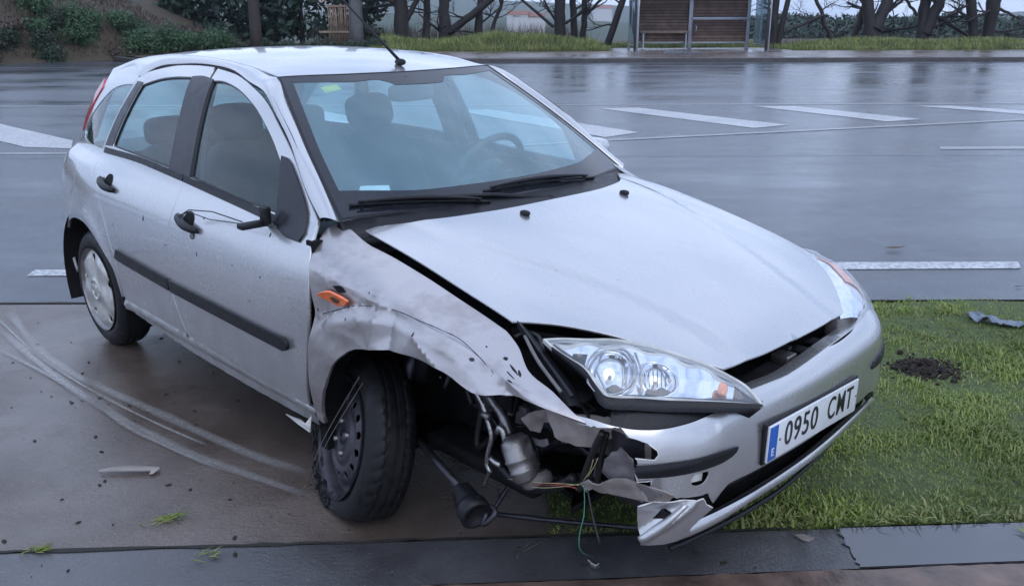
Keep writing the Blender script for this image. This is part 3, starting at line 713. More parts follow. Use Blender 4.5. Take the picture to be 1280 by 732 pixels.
def prof(rows, Y, am=1.5):     # skyline as rows at pixel columns
    xs = [at(p, 20, Y).x for p, _ in rows]; zs = [row2z(Y, r_) for _, r_ in rows]; f = lin(xs, zs)
    return lambda x: f(x)+am*noise.noise(Vector((x*.03, Y, 0)))+am*.6*noise.noise(Vector((x*.12, Y, 0)))
Y1 = 950
hills('distant_hill', Y1, [at(-200+i*22, 20, Y1).x for i in range(95)], prof([(-200, -10), (300, -8), (600, -6), (780, 3), (960, 8), (990, 12), (1040, 22), (1120, 26), (1240, 30), (1300, 27), (1500, 15), (1900, 5)], Y1), 300, -70)
Y2 = 330
hills('far_slope', Y2, [at(-200+i*22, 30, Y2).x for i in range(95)], prof([(-200, 8), (300, 14), (440, 16), (620, 22), (780, 30), (980, 36), (1150, 40), (1230, 32), (1290, 28), (1500, 24), (1900, 18)], Y2, .8), 120, -45)
random.seed(3)
for i, (px, row) in enumerate([(648, 22), (655, 24), (402, 6), (668, 25), (752, 14)]):
    p = at(px, row, Y2+20 if row > 15 else Y1-10); s = 1 if row > 15 else 2.4
    h = empty('house', (p.x, p.y, p.z-2*s), random.uniform(-.3, .3), label='tiny white house far off between the trees, '+('left of the bus shelter', 'second left of the bus shelter', 'behind the cane panel', 'nearest the three close trunks', 'beside the leaning trunk')[i], category='house', group='far houses')
    mb = MB().box((-4*s, -3*s, -3*s), (4*s, 3*s, 3.0*s)); mb.build('wall', 'building_white', h, False)
    MB().add([(-4.3*s, -3.3*s, 3.0*s), (4.3*s, -3.3*s, 3.0*s), (4.3*s, 3.3*s, 3.0*s), (-4.3*s, 3.3*s, 3.0*s), (-4.3*s, 0, 4.4*s), (4.3*s, 0, 4.4*s)], [(0, 1, 5, 4), (3, 4, 5, 2), (0, 4, 3), (1, 2, 5), (0, 3, 2, 1)]).build('roof', 'roof_tile', h, False)

# poles and cane panel
def vpole(name, px0, px1, row, Y, h, m, label):
    a = at(px0, row, Y); b_ = at(px1, row, Y); r = (b_.x-a.x)/2
    o = MB().tube([(0, 0, -.4), (0, 0, 1), (.02, 0, h*.5), (.03, 0, h)], [r*1.03, r, r*.92, r*.8], 14).build(name, m, None); o.location = ((a.x+b_.x)/2, Y, 0)
    return setp(o, label, 'pole')
vpole('utility_pole', 312.5, 326.5, 40, 37.9, 7.5, 'pole_wood', 'thick dark wooden pole standing in the low bushes left of the antenna')
vpole('utility_pole', 437, 453.5, 30, 41.5, 7.5, 'pole_concrete', 'grey concrete pole beside the cane panel, behind the antenna tip')
cp = empty('cane_panel', at(424, 42, 42.3), 0, label='upright panel of split canes against the concrete pole', category='screen')
w0 = at(410, 20, 42.3)-cp.location; w1 = at(441, 20, 42.3)-cp.location; top = at(424, 5, 42.3).z-cp.location.z
me = None
for i in range(18):
    x = w0.x+(w1.x-w0.x)*i/17
    if me is None: o = MB().tube([(0, 0, -.6), (.008, 0, top*.5), (-.006, 0, top)], [.026, .024, .022], 6).build('cane', 'cane', cp); me = o
    else: o = me.copy(); COL.objects.link(o)
    o.location = (x, random.uniform(-.01, .01), random.uniform(-.1, .06)); o.rotation_euler = (0, random.uniform(-.03, .03), 0)
MB().box((w0.x-.1, -.06, top-.12), (w1.x+.05, -.03, top-.04)).build('rail', 'cane', cp, False); MB().box((w0.x-.45, -.06, .05), (w1.x-.2, -.03, .14)).build('rail', 'cane', cp, False)

# ---- bus shelter
SX0, SX1, SYF, SYB, SH_ = 5.03, 10.42, 37.35, 39.5, 2.5
sh = empty('bus_shelter', (7.7, 38.4, PZ), 0, label='steel framed bus shelter with wooden plank back wall and glass ends', category='bus shelter')
L = lambda x, y, z: (x-7.7, y-38.4, z)
def post(x, y, w, m='shelter_steel', z1=SH_, dpt=None): MB().bbox(L(x-w/2, y-(dpt or w)/2, 0), L(x+w/2, y+(dpt or w)/2, z1), .008).build('post', m, sh)
post(SX0+.10, SYF, .07); post(SX0+.005, SYF, .09, 'shelter_dark'); post(SX1, SYF, .09, 'shelter_dark'); post(SX1+.10, SYF, .05)
post(SX0+.02, SYB-.1, .09); post(7.66, SYB-.14, .17, dpt=.08); post(10.14, SYB-.14, .14, dpt=.08)
rz = lambda row: row2z(SYB, row)-PZ
bx0, bx1 = at(799, 30, SYB).x, at(934, 30, SYB).x
def plank_wall():
    mb = MB(); n = 16; z0, z1 = .30, 2.35; h = (z1-z0)/n
    for i in range(n):
        for (a, b_) in ((bx0, 7.6), (7.6, 10.16), (10.16, bx1)):
            k = random.uniform(-.006, .006); mb.bbox(L(a+.004, SYB-.03+k, z0+i*h+.014), L(b_-.004, SYB+.01+k, z0+(i+1)*h-.014), .004)
    mb.build('back_planks', 'shelter_wood', sh, False, kind='stuff')
    MB().box(L(bx0, SYB+.015, .3), L(bx1, SYB+.03, 2.35)).build('back_board', 'shelter_dark', sh, False)
plank_wall()
MB().bbox(L(bx0, SYB-.12, rz(55.2)), L(bx1, SYB-.06, rz(53.4)), .006).build('bottom_rail', 'shelter_steel', sh)
MB().bbox(L(7.72, SYB-.24, rz(26)), L(10.2, SYB-.16, rz(22.2)), .008).build('lean_rail', 'shelter_steel', sh)
MB().bbox(L(bx0+.02, SYB-.62, rz(42)), L(7.55, SYB-.15, rz(39)), .008).build('bench_seat', 'bench_wood', sh)
MB().box(L(bx0+.1, SYB-.55, .05), L(bx0+.16, SYB-.2, rz(42))).box(L(7.4, SYB-.55, .05), L(7.46, SYB-.2, rz(42))).build('bench_leg', 'shelter_steel', sh, False)
MB().tube([L(7.78, SYB-.2, rz(45)), L(7.84, SYB-.45, rz(42)), L(7.86, SYB-.5, rz(34)), L(7.78, SYB-.25, rz(29))], .03, 8).build('armrest', 'shelter_steel', sh)
MB().bbox(L(SX0-.2, SYF-.3, SH_), L(SX1+.3, SYB+.2, SH_+.14), .02).build('roof', 'shelter_steel', sh)
for x in (SX0, SX1):
    MB().box(L(x-.006, SYF+.08, .22), L(x+.006, SYB-.16, 2.35)).build('glass_pane', 'shelter_glass', sh, False)
    MB().bbox(L(x-.02, SYF+.05, .16), L(x+.02, SYB-.14, .22), .004).bbox(L(x-.02, (SYF+SYB)/2-.02, .22), L(x+.02, (SYF+SYB)/2+.02, 2.4), .004).build('pane_frame', 'shelter_steel', sh)

# ---- small things lying about
def tag_at(o, x, y, rz=0, z=.004, label=None, cat_=None, group=None):
    o.location = (x, y, z); o.rotation_euler = (0, 0, rz); return setp(o, label, cat_, group)
tr = patch('bumper_trim', [Vector(p) for p in [(-.105, -.010), (-.06, .006), (-.02, .013), (.05, .018), (.105, .020), (.112, .004), (.100, -.026), (.088, -.030), (.090, -.012), (.02, -.018), (-.05, -.020), (-.10, -.020)]], lambda u, v: (u, v, .014+.006*cos(u*14)-6*v*v), 'torn_plastic', None, step=.012, th=.004, out=(0, 0, 1))
tag_at(tr, -1.40, 2.845, -.02, .0, 'broken strip of pale grey trim lying on the concrete left of the front wheel', 'debris')
mb = MB()
for k in range(900):
    a = random.random()*6.28; q = abs(random.gauss(0, .065))*(1+.5*noise.noise(Vector((cos(a)*2, sin(a)*2, 3)))); s_ = random.uniform(.002, .010)*random.choice((1, 1, 1.8)); mb.blob((cos(a)*q*1.25, sin(a)*q, .012+.045*math.exp(-(q/.06)**2)*random.random()), (s_, s_*.8, s_*.7), .9, 4, 6)
tag_at(mb.build('soil_clod', 'dark_soil', None, False, kind='stuff'), 1.90, 3.77, .3, .0, 'dark clod of churned soil thrown up on the grass', 'soil')
def clothf(u, v): return (u, v, .035+.030*noise.noise(Vector((u*18, v*18, 1)))+.018*noise.noise(Vector((u*40, v*40, 5)))-.25*u*u)
cl = patch('rag', path([(-.13, .06), (-.10, .085), (-.04, .06), (.03, .03), (.10, .02), (.15, -.015), (.13, -.05), (.04, -.055), (-.03, -.04), (-.09, -.03), (-.12, .01), (-.13, .06)], step=.012), clothf, 'blue_cloth', None, step=.010, th=.006, out=(0, 0, 1))
tag_at(cl, 2.545, 4.36, -.35, .012, 'crumpled slate-blue rag lying on the grass near the road', 'rag')
sd_ = patch('plastic_shard', [Vector(p) for p in [(-.03, .012), (-.005, .022), (.03, .004), (.012, -.018), (-.008, -.012)]], lambda u, v: (u, v, .012+.2*u*u+.1*u), 'torn_plastic', None, step=.008, th=.002, out=(0, 0, 1))
tag_at(sd_, .915, 2.392, -.3, .004, 'small pale plastic shard on the wet apron below the number plate', 'debris')
def stalks(name, n, spread, L_, x, y, z, m, label, cat_, w=.002):
    mb = MB()
    for k in range(n):
        a = random.gauss(0, .5); p = Vector((random.gauss(0, spread), random.gauss(0, spread*.5), .004)); d = Vector((cos(a), sin(a), random.uniform(.05, .5)))*L_*random.uniform(.5, 1)
        mb.tube([p, p+d*.5+Vector((0, 0, .004)), p+d*Vector((1, 1, .6))] if False else [p, p+d*.5, p+Vector((d.x, d.y, d.z*.6))], [w, w*.8, w*.2], 4)
    return tag_at(mb.build(name, m, None), x, y, random.random(), z, label, cat_)
stalks('grass_clump', 34, .022, .05, -1.155, 2.525, .002, 'grass_blades', 'torn clump of grass and mud lying on the concrete', 'grass')
stalks('weed_tuft', 26, .018, .035, -1.48, JY(-1.48)-.002, .001, 'grass_blades', 'small weed growing out of the slab joint at the left', 'weed')
stalks('grass_clump', 9, .02, .06, -.93, 2.32, .003, 'grass_blades', 'a few torn grass blades on the apron below the slab joint', 'grass')
stalks('grass_clump', 6, .02, .05, .03, 2.33, .003, 'dry_scrub', 'dry grass stems on the apron under the crushed corner', 'grass')
def leaf(x, y, s, label, m='dead_leaf', rz=0, z=.004):
    o = patch('fallen_leaf', path([(-1, 0), (-.5, .3), (.2, .32), (.8, .1), (1.15, 0), (.8, -.1), (.2, -.3), (-.5, -.28), (-1, 0)], step=.2), lambda u, v: (u*s, v*s, (.25+.5*v*v+.25*u*u*.5)*s), m, None, step=.22, th=.01*s, out=(0, 0, 1), lip=.0002)
    return tag_at(o, x, y, rz, z, label, 'leaf')
leaf(2.66, 5.92, .075, 'curled dark leaf lying on the road above the white dash', rz=.2)
leaf(-3.35, 6.55, .06, 'dark leaf lying on the road left of the rear wheel')
leaf(1.63, 2.42, .035, 'narrow green-white leaf on the puddle at the right edge', 'verge_blades', 2.2, .006)
leaf(3.05, 5.05, .03, 'tiny dark leaf on the road beside the right end of the dash')
mb = MB()
for k in range(280):    # grit and bark crumbs washed over the concrete
    x, y = random.uniform(-2.6, 1.2), random.uniform(2.2, 4.7)
    if x > .3 and y > JY(x): continue
    s_ = random.choice((.002, .002, .003, .003, .004, .006, .007)); a = random.random()*3; M = Matrix.Translation((x, y, .002)) @ Matrix.Rotation(a, 4, 'Z')
    mb.blob((0, 0, 0), (s_*1.8, s_, min(s_*.5, .0018)), .9, 4, 6, M)
mb.build('grit', 'dark_soil', None, False, kind='stuff', label='scattered dark grit and bark crumbs over the wet concrete', category='grit')

# ---- the air
hzm = bpy.data.materials.new('haze'); hzm.use_nodes = True; t = hzm.node_tree; t.nodes.clear(); o_ = N(t, 'ShaderNodeOutputMaterial'); pv_ = N(t, 'ShaderNodeVolumePrincipled')
pv_.inputs['Color'].default_value = (.80, .88, 1, 1); pv_.inputs['Density'].default_value = .00032; pv_.inputs['Anisotropy'].default_value = .1; t.links.new(pv_.outputs[0], o_.inputs['Volume']); MATS['haze'] = hzm
hb = MB().box((-2600, -320, -72), (2600, 3100, 70)).build('haze', 'haze', None, False, kind='stuff', label='pale damp air over the whole place', category='haze')

# ================================================================== THE CAR (car frame: x forward, y left, z up)
random.seed(11)
car = empty('car', CARLOC, R(CARROT), label='silver five-door hatchback with smashed front corner and number plate 0950 CMT', category='car')
SHR = .035
def Bd(x, y, z): return (x, y+SHR*(z-.3), z)
WX = cub([-3.35, -3.2, -2.95, -2.6, -2.2, -1.5, -.8, -.3, 0, .3, .5, .65], [.60, .71, .785, .83, .843, .848, .848, .846, .842, .815, .765, .68])
LOW = cub([.15, .25, .40, .55, .70, .78, .86, .94, 1.0], [-.075, -.045, -.018, -.003, -.002, -.012, -.036, -.075, -.11])
GX = cub([-3.3, -3.0, -2.6, -2.1, -1.5, -1.0, -.5], [.56, .66, .725, .762, .775, .772, .755])
GZ = cub([.90, .95, 1.05, 1.15, 1.25, 1.33, 1.38], [.013, -.003, -.037, -.076, -.122, -.170, -.215])
def side0(x, z):
    lo = WX(x)+LOW(z); g = GX(min(x, -.3))+GZ(z); t = sm(.90, .98, z); return lo*(1-t)+g*t
def arch(x, z, cx, cz, r):      # soft wheel-arch flare
    d = hypot(x-cx, z-cz)-r; return .010*math.exp(-((d-.02)/.045)**2) if z > .25 else 0
def sideL(x, z): return side0(x, z)+arch(x, z, 0, .31, .36)*sm(.65, .3, abs(x))+arch(x, z, -2.605, .30, .37)
RIDGE = [Vector(p) for p in [(-.56, .64), (-.494, .691), (-.346, .749), (-.243, .774), (-.142, .786), (-.012, .786), (.068, .778), (.139, .764), (.237, .718), (.301, .675)]]
def ridged(x, z):
    best = 9; sg = 1; p = Vector((x, z))
    for a, b_ in zip(RIDGE[:-1], RIDGE[1:]):
        ab = b_-a; t = max(0, min(1, (p-a).dot(ab)/ab.length_squared)); q = a+ab*t; d = (p-q).length
        if d < best: best = d; sg = 1 if (p-q).dot(Vector((-ab.y, ab.x))) > 0 else -1
    return best*sg
def nz3(x, y, z): return noise.noise(Vector((x, y, z)))
def dent(x, z):
    m = sm(-.68, -.40, x)
    if m <= 0: return 0
    d = ridged(x, z); o = 0
    am = .75+.5*nz3(x*3.1, 4, 0)
    if d < 0: o += -.019*(1-sm(.0, -.045, d))*am
    else: o += -.021*(1-sm(.012, .10, d))*am-.0
    o += .020*sm(.76, .86, z)*sm(-.40, -.05, x)
    o += .007*nz3(x*5, z*8, 1.3)-.013*abs(nz3(x*4.5+z*3, z*7-x*2, 6.1))+.005-.003*abs(nz3(x*12-z*5, z*15, 4))
    # sharp creases
    for (cx, cz, ang, w, a) in ((-.47, .70, 1.2, .03, -.014), (-.20, .72, 1.45, .022, .010), (-.13, .69, 1.6, .03, -.012), (.12, .80, -.55, .025, -.012), (.24, .77, -.9, .03, -.014), (.36, .73, -.5, .03, .010), (.05, .70, -.6, .02, .008)):
        u = (x-cx)*cos(ang)+(z-cz)*sin(ang); v = -(x-cx)*sin(ang)+(z-cz)*cos(ang)
        o += 1.2*a*math.exp(-abs(v)/w-(u/.11)**2)
    return o*m*(1-.75*sm(.26, .42, x)*(1 if z < .74 else 0 if z > .80 else (.80-z)/.06))
def zc_(x): return hood0(x, .672)
ZR = cub([-3.1, -2.9, -2.4, -1.9, -1.5, -1.15, -.9], [1.30, 1.348, 1.425, 1.442, 1.420, 1.370, 1.32])
def roof(x, y): return ZR(x)-.028*(abs(y)/.56)**2.2
ZH = cub([-.45, -.3, 0, .3, .5, .65, .74], [.985, .965, .905, .83, .765, .70, .65])
def hood0(x, y):
    b_ = .05 if y < 0 else .012+.03*sm(.2, .6, x); y = abs(y); return ZH(x)-.022*(y/.5)**2-b_*(y/.72)**5
def hoodz(x, y):      # with the two raised creases running to the nose
    ay = abs(y); yc = .52-.26*sm(-.4, .7, x); z = hood0(x, y); z += .006*sm(yc+.03, yc-.03, ay)
    z += .004*nz3(x*3, y*3, 2)*sm(-.3, .2, x)*(1 if y < 0 else .3)
    return z
def ws(x, y):
    X = x+.19*(y/.73)**2; t = (-.33-X)/.82; return .925+.455*t+.05*t*(1-t)

# ---- bumper surface
PX = [-.05, .15, .33, .44, .53, .60, .668, .712, .735, .750, .757]; PY = [.852, .85, .835, .81, .765, .71, .625, .53, .41, .22, 0]
_S = [0]
for i in range(10): _S.append(_S[-1]+hypot(PX[i+1]-PX[i], PY[i+1]-PY[i]))
SLN = _S[-1]; _ss = _S+[2*SLN-s for s in _S[-2::-1]]
_fx = cub(_ss, PX+PX[-2::-1]); _fy = cub(_ss, PY+[-v for v in PY[-2::-1]])
BZ = cub([.15, .25, .33, .42, .50, .56, .61, .65, .68], [-.07, -.035, -.012, 0, -.002, -.008, -.024, -.058, -.10])
def plan(s): return _fx(s+SLN), -_fy(s+SLN)
def bump_(s, z, o=0):
    x, y = plan(s); a, b_ = plan(s-.004), plan(s+.004); tx, ty = b_[0]-a[0], b_[1]-a[1]; l = hypot(tx, ty); k = BZ(z)+o
    return Bd(x+ty/l*k, y-tx/l*k, z)

def S_(sy, extra=None, o=0):
    def f(x, z):
        y = sideL(x, z)+o+(extra(x, z) if extra else 0); return Bd(x, sy*y, z)
    return f
def rect(u0, v0, u1, v1, r=.0): return path([(u0, v0), (u1, v0)], [(u1, v0), (u1, v1)], [(u1, v1), (u0, v1)], [(u0, v1), (u0, v0)], step=.03)

# outlines in (x, z)
BELT = [(-2.57, .950), (-2.47, .985), (-2.27, .993), (-1.68, .974), (-1.52, .962), (-.93, .926), (-.86, .922), (-.655, .905)]
belt = lin([p[0] for p in BELT], [p[1] for p in BELT])
G = .003   # half a panel gap
REARSHUT = [(-2.36, 1.305), (-2.44, 1.15), (-2.50, 1.02), (-2.515, .965), (-2.479, .897), (-2.401, .83), (-2.315, .762), (-2.255, .69), (-2.20, .58)]
DOORTOP = [(-2.36, 1.315), (-2.28, 1.345), (-2.05, 1.379), (-1.835, 1.389), (-1.62, 1.386), (-1.43, 1.368), (-1.24, 1.328), (-1.12, 1.29), (-1.01, 1.234), (-.854, 1.143), (-.72, 1.035), (-.615, .958)]
def fender(sy, damaged):
    hh = (lambda x: .10-.045*sm(-.35, .05, x)) if damaged else (lambda x: .10)
    z0 = lambda x: hood0(x, sy*.672)-hh(x)
    def fn(x, v):
        a = z0(x)
        dd = dent(x, min(v, a)) if damaged else 0
        if v <= a: return Bd(x, sy*(sideL(x, v)+dd), v)
        t = (v-a)/.2; ya = sideL(x, a)+dd; dy = (sideL(x, a)-sideL(x, a-.02))/.02
        yb = .672+(.014 if damaged else 0); zb = hood0(x, sy*.672)-(.012 if damaged else 0)+.030*sm(-.42, -.60, x)
        k = hh(x)*1.2; p0, p1, m0, m1 = (ya, a), (yb, zb), (dy*k, k), (-.13*(hh(x)/.10), .03)
        t2, t3 = t*t, t*t*t; h = (2*t3-3*t2+1, t3-2*t2+t, -2*t3+3*t2, t3-t2)
        y = h[0]*p0[0]+h[1]*m0[0]+h[2]*p1[0]+h[3]*m1[0]; z = h[0]*p0[1]+h[1]*m0[1]+h[2]*p1[1]+h[3]*m1[1]
        return Bd(x, sy*y, z)
    T1 = z0(-.58)+.2; top = lambda x: z0(x)+.2-1e-4
    if damaged:
        o = path([(-.572, .30), (-.583, .42), (-.562, .56), (-.535, .66), (-.53, .70), (-.556, .79), (-.592, .91), (-.606, .955)],
             [(-.606, .955), (-.605, top(-.605))], [(-.605, top(-.605)), (-.53, top(-.53))], [(x, top(x)) for x in (-.53, -.40, -.25, -.10, .05, .186)],
             [(.186, top(.186)), (.25, top(.25)-.035), (.33, .80), (.42, .765), (.50, .705), (.528, .682)],
             [(.528, .682), (.47, .676), (.40, .668), (.357, .673), (.292, .661), (.237, .652), (.181, .662), (.122, .677), (.028, .688), (-.074, .684), (-.185, .663), (-.307, .628), (-.374, .588), (-.436, .53), (-.487, .458), (-.525, .387), (-.539, .324), (-.53, .30)],
             [(-.53, .30), (-.572, .30)], step=.02)
    else:
        o = path([(-.572, .28), (-.583, .42), (-.575, .60), (-.56, .79), (-.592, .91), (-.606, .955)], [(-.606, .955), (-.605, top(-.605)), (-.53, top(-.53))], [(x, top(x)) for x in (-.53, -.40, -.25, -.10, .05, .24)],
             [(.24, top(.24)), (.33, .78), (.43, .70), (.46, .66)], [(.46, .66), (.36, .60), (.36, .45)], [(.36, .45), (.33, .50), (.22, .62), (.08, .675), (-.08, .675), (-.22, .62), (-.33, .50), (-.375, .38), (-.38, .28)], [(-.38, .28), (-.572, .28)], step=.025)
    return patch('front_fender', o, fn, 'scuffed_paint' if damaged else 'silver_paint', car, step=.0115 if damaged else .03, out=(0, sy, .2), **({'label': 'crumpled and scraped front fender'} if damaged else {}))
fr = fender(-1, True); fender(1, False)
MB().tube(catmull([Bd(p[0], -(sideL(p[0], p[1])+dent(p[0], p[1])+.0008), p[1]) for p in RIDGE[1:]], False, .01), [.0012+.0010*nz3(i*.4, 0, 0) for i in range(len(catmull([Bd(p[0], -(sideL(p[0], p[1])+dent(p[0], p[1])+.0008), p[1]) for p in RIDGE[1:]], False, .01)))], 5).build('crease_shade', 'dark_metal', fr, label='thin dark tube drawing the shaded crease of the crushed fender')  # dark tube laid along the ridge to draw the shade of the crease

def doors(sy):
    far = sy > 0
    # front door
    bx = lambda z: lin([.25, .353, .441, .55, .719, .80, .90, .965, 1.35, 1.4], [-1.505, -1.518, -1.561, -1.592, -1.590, -1.585, -1.575, -1.565, -1.64, -1.66])(z)
    o = path([(-.628, .335), (-.604, .48), (-.576, .60), (-.562, .68), (-.563, .79), (-.60, .90), (-.618, .955)], [(-.618, .955), (-.72, 1.03), (-.854, 1.137), (-1.01, 1.228), (-1.12, 1.284), (-1.24, 1.322), (-1.43, 1.362), (-1.63, 1.380)],
             [(-1.63, 1.380), (bx(1.2)+.02, 1.2), (bx(.965), .965), (bx(.80)+G, .80), (bx(.719)+G, .719), (bx(.55)+G, .55), (bx(.441)+G, .441), (bx(.353)+G, .353)],
             [(-1.515, .350), (-1.086, .335), (-.628, .328)], step=.022)
    GLF = path([(-1.523, .984), (-1.545, 1.1), (-1.60, 1.337)], [(-1.60, 1.337), (-1.50, 1.338), (-1.352, 1.316), (-1.22, 1.278), (-1.123, 1.238), (-1.0, 1.172), (-.905, 1.105)], [(-.905, 1.105), (-.862, 1.0), (-.85, .945)], [(-.85, .945), (-1.2, .958), (-1.523, .984)], step=.022)
    ddent = (lambda x, z: -.010*math.exp(-((x+.62)/.10)**2-((z-.55)/.16)**2)+.004*math.exp(-((x+.64)/.02)**2-((z-.50)/.12)**2)) if not far else None
    fd = patch('front_door', o, S_(sy, ddent), 'silver_paint', car, holes=[GLF], out=(0, sy, .1))
    o2 = path([(bx(.353)-G, .353), (bx(.441)-G, .441), (bx(.55)-G, .55), (bx(.719)-G, .719), (bx(.80)-G, .80), (bx(.965)-.003, .965), (bx(1.2)-.004, 1.2), (-1.665, 1.383)],
              [(-1.665, 1.383), (-1.835, 1.384), (-2.05, 1.373), (-2.28, 1.338), (-2.352, 1.309)], [(p[0]+G, p[1]) for p in REARSHUT], [(-2.197, .58), (-2.175, .48), (-2.172, .42), (-2.16, .362)], [(-2.16, .362), (-1.85, .357), (-1.52, .353)], step=.022)
    GLR = path([(-2.395, 1.012), (-2.35, 1.12), (-2.292, 1.24), (-2.262, 1.288)], [(-2.262, 1.288), (-2.10, 1.320), (-1.95, 1.336), (-1.79, 1.342)], [(-1.79, 1.342), (-1.735, 1.15), (-1.71, .994)], [(-1.71, .994), (-2.0, 1.005), (-2.395, 1.012)], step=.022)
    rd = patch('rear_door', o2, S_(sy), 'silver_paint', car, holes=[GLR], out=(0, sy, .1))
    # glazing, seals, pillar cover, sail
    sc = lambda P, k, c=None: P
    def ringband(P, w):     # inner loop offset
        n = len(P); Q = []
        for i in range(n):
            d = (P[(i+1) % n]-P[(i-1) % n]).normalized(); nn = Vector((-d.y, d.x)); q = P[i]+nn*w
            if not inpoly(q[0], q[1], P): q = P[i]-nn*w
            Q.append(q)
        return Q
    for dr, P in ((fd, GLF), (rd, GLR)):
        patch('window_glass', P, S_(sy, None, -.010), 'side_glass', dr, step=.06, th=.003, out=(0, sy, .1))
        patch('window_seal', ringband(P, -.012) if False else P, S_(sy, None, -.004), 'trim_plastic', dr, holes=[ringband(P, .006)], step=.03, th=.010, out=(0, sy, .1))
    patch('pillar_cover', path([(-1.518, .972), (-1.54, 1.1), (-1.597, 1.342)], [(-1.597, 1.342), (-1.70, 1.350), (-1.793, 1.345)], [(-1.793, 1.345), (-1.74, 1.15), (-1.713, .980)], [(-1.713, .980), (-1.518, .972)], step=.025), S_(sy, None, .0025), 'trim_plastic', rd, step=.04, th=.012, out=(0, sy, .1))
    patch('quarter_cover', path([(-2.26, 1.298), (-2.285, 1.26), (-2.34, 1.15), (-2.40, 1.012)], [(-2.40, 1.012), (-2.50, 1.005)], [(-2.50, 1.005), (-2.43, 1.15), (-2.335, 1.300)], [(-2.335, 1.3), (-2.26, 1.298)], step=.025), S_(sy, None, .0025), 'trim_plastic', rd, step=.04, th=.012, out=(0, sy, .1))
    # waist strips
    def waist(x0, x1, d): patch('waist_strip', path([(x0, belt(x0)-.004), ((x0+x1)/2, belt((x0+x1)/2)-.004), (x1, belt(x1)-.004)], [(x1, belt(x1)-.004), (x1, belt(x1)+.021)], [(x1, belt(x1)+.021), ((x0+x1)/2, belt((x0+x1)/2)+.021), (x0, belt(x0)+.021)], [(x0, belt(x0)+.021), (x0, belt(x0)-.004)], step=.03), S_(sy, None, .005), 'black_plastic', d, step=.03, th=.010, out=(0, sy, .1))
    waist(-1.560, -.80, fd); waist(-2.49, -1.572, rd)
    sl = patch('mirror_sail', path([(-.645, .918), (-.70, 1.00), (-.84, 1.112), (-.905, 1.128)], [(-.905, 1.128), (-.868, 1.02), (-.845, .925)], [(-.845, .925), (-.75, .892), (-.66, .888)], [(-.66, .888), (-.645, .918)], step=.02), S_(sy, None, .008), 'trim_plastic', fd, step=.03, th=.016, out=(0, sy, .1))
    # rub strips on the doors
    def strip(x0, x1, z0, z1, d, cap): patch('rub_strip', path([(x0, z0), (x1, z1)], [(x1, z1), (x1+cap, z1+.008), (x1+cap, z1+.038), (x1-.004, z1+.047)], [(x1-.004, z1+.047), (x0, z0+.047)], [(x0, z0+.047), (x0, z0)], step=.02), S_(sy, None, .011), 'black_plastic', d, step=.03, th=.013, out=(0, sy, .1), lip=.003)
    strip(-1.584, -.715, .526, .512, fd, .022); 
    patch('rub_strip', path([(-2.155, .560), (-2.12, .547), (-1.598, .527)], [(-1.598, .527), (-1.598, .576)], [(-1.598, .576), (-2.13, .597)], [(-2.13, .597), (-2.155, .560)], step=.02), S_(sy, None, .011), 'black_plastic', rd, step=.03, th=.013, out=(0, sy, .1), lip=.003)
    # handles: a flat black disc as the shade of the cup, bowed grip over it
    for (hx, hz, d) in ((-1.425, .832, fd), (-2.27, .868, rd)):
        def hp(dx, dz, o): x, z = hx+dx, hz+dz; return Vector(Bd(x, sy*(sideL(x, z)+o), z))
        cup = [Vector((hx+.042*cos(a), hz+.006+.034*sin(a))) for a in [i*2*pi/22 for i in range(22)]]
        h_ = patch('door_handle', cup, S_(sy, None, .0022), 'under_black', d, step=.02, th=.008, out=(0, sy, .1))
        mbh = MB(); P = []; r = []
        for i in range(15):
            t = i/14; P.append(hp(-.088+.182*t, .012-.030*t-.004*sin(pi*t), .006+.016*sin(pi*t)**.6)); r.append(.010+.007*sin(pi*t)**.5)
        mbh.tube(P, r, 10); mbh.build('grip', 'black_plastic', h_)
        if hx > -2 and not far:
            lk = MB().lathe([(.001, .0), (.0, .004), (.011, .004), (.012, .0)], 16, Matrix.Translation(hp(.052, -.045, .002)) @ Matrix.Rotation(R(90), 4, 'X')); lk.build('key_lock', 'dull_metal', h_)
    return fd, rd
fdR, rdR = doors(-1); fdL, rdL = doors(1)

# door mirrors: housing gone on the near side (folded stub), whole on the far side
MB().bbox((-.895, -.875, .905), (-.855, -.775, .925), .006).bbox((-.875, -.800, .915), (-.835, -.775, .975), .005).build('mirror_stub', 'black_plastic', fdR, label='black base left where the door mirror broke off')
MB().tube([(-.88, -.86, .93), (-1.1, -.857, .93), (-1.30, -.853, .905), (-1.40, -.85, .865)], .0022, 5).tube([(-.88, -.85, .92), (-1.12, -.862, .90), (-1.30, -.858, .90), (-1.39, -.852, .86)], .0018, 5).build('mirror_wire', 'wire_black', fdR)
mm = MB().blob((-.86, .885, .985), (.085, .052, .060), .55).tube([(-.76, .80, .95), (-.82, .85, .965)], .022, 8).build('door_mirror', 'silver_paint', fdL)
MB().blob((-.86, .840, .985), (.07, .012, .048), .5).build('mirror_glass', 'chrome', mm)

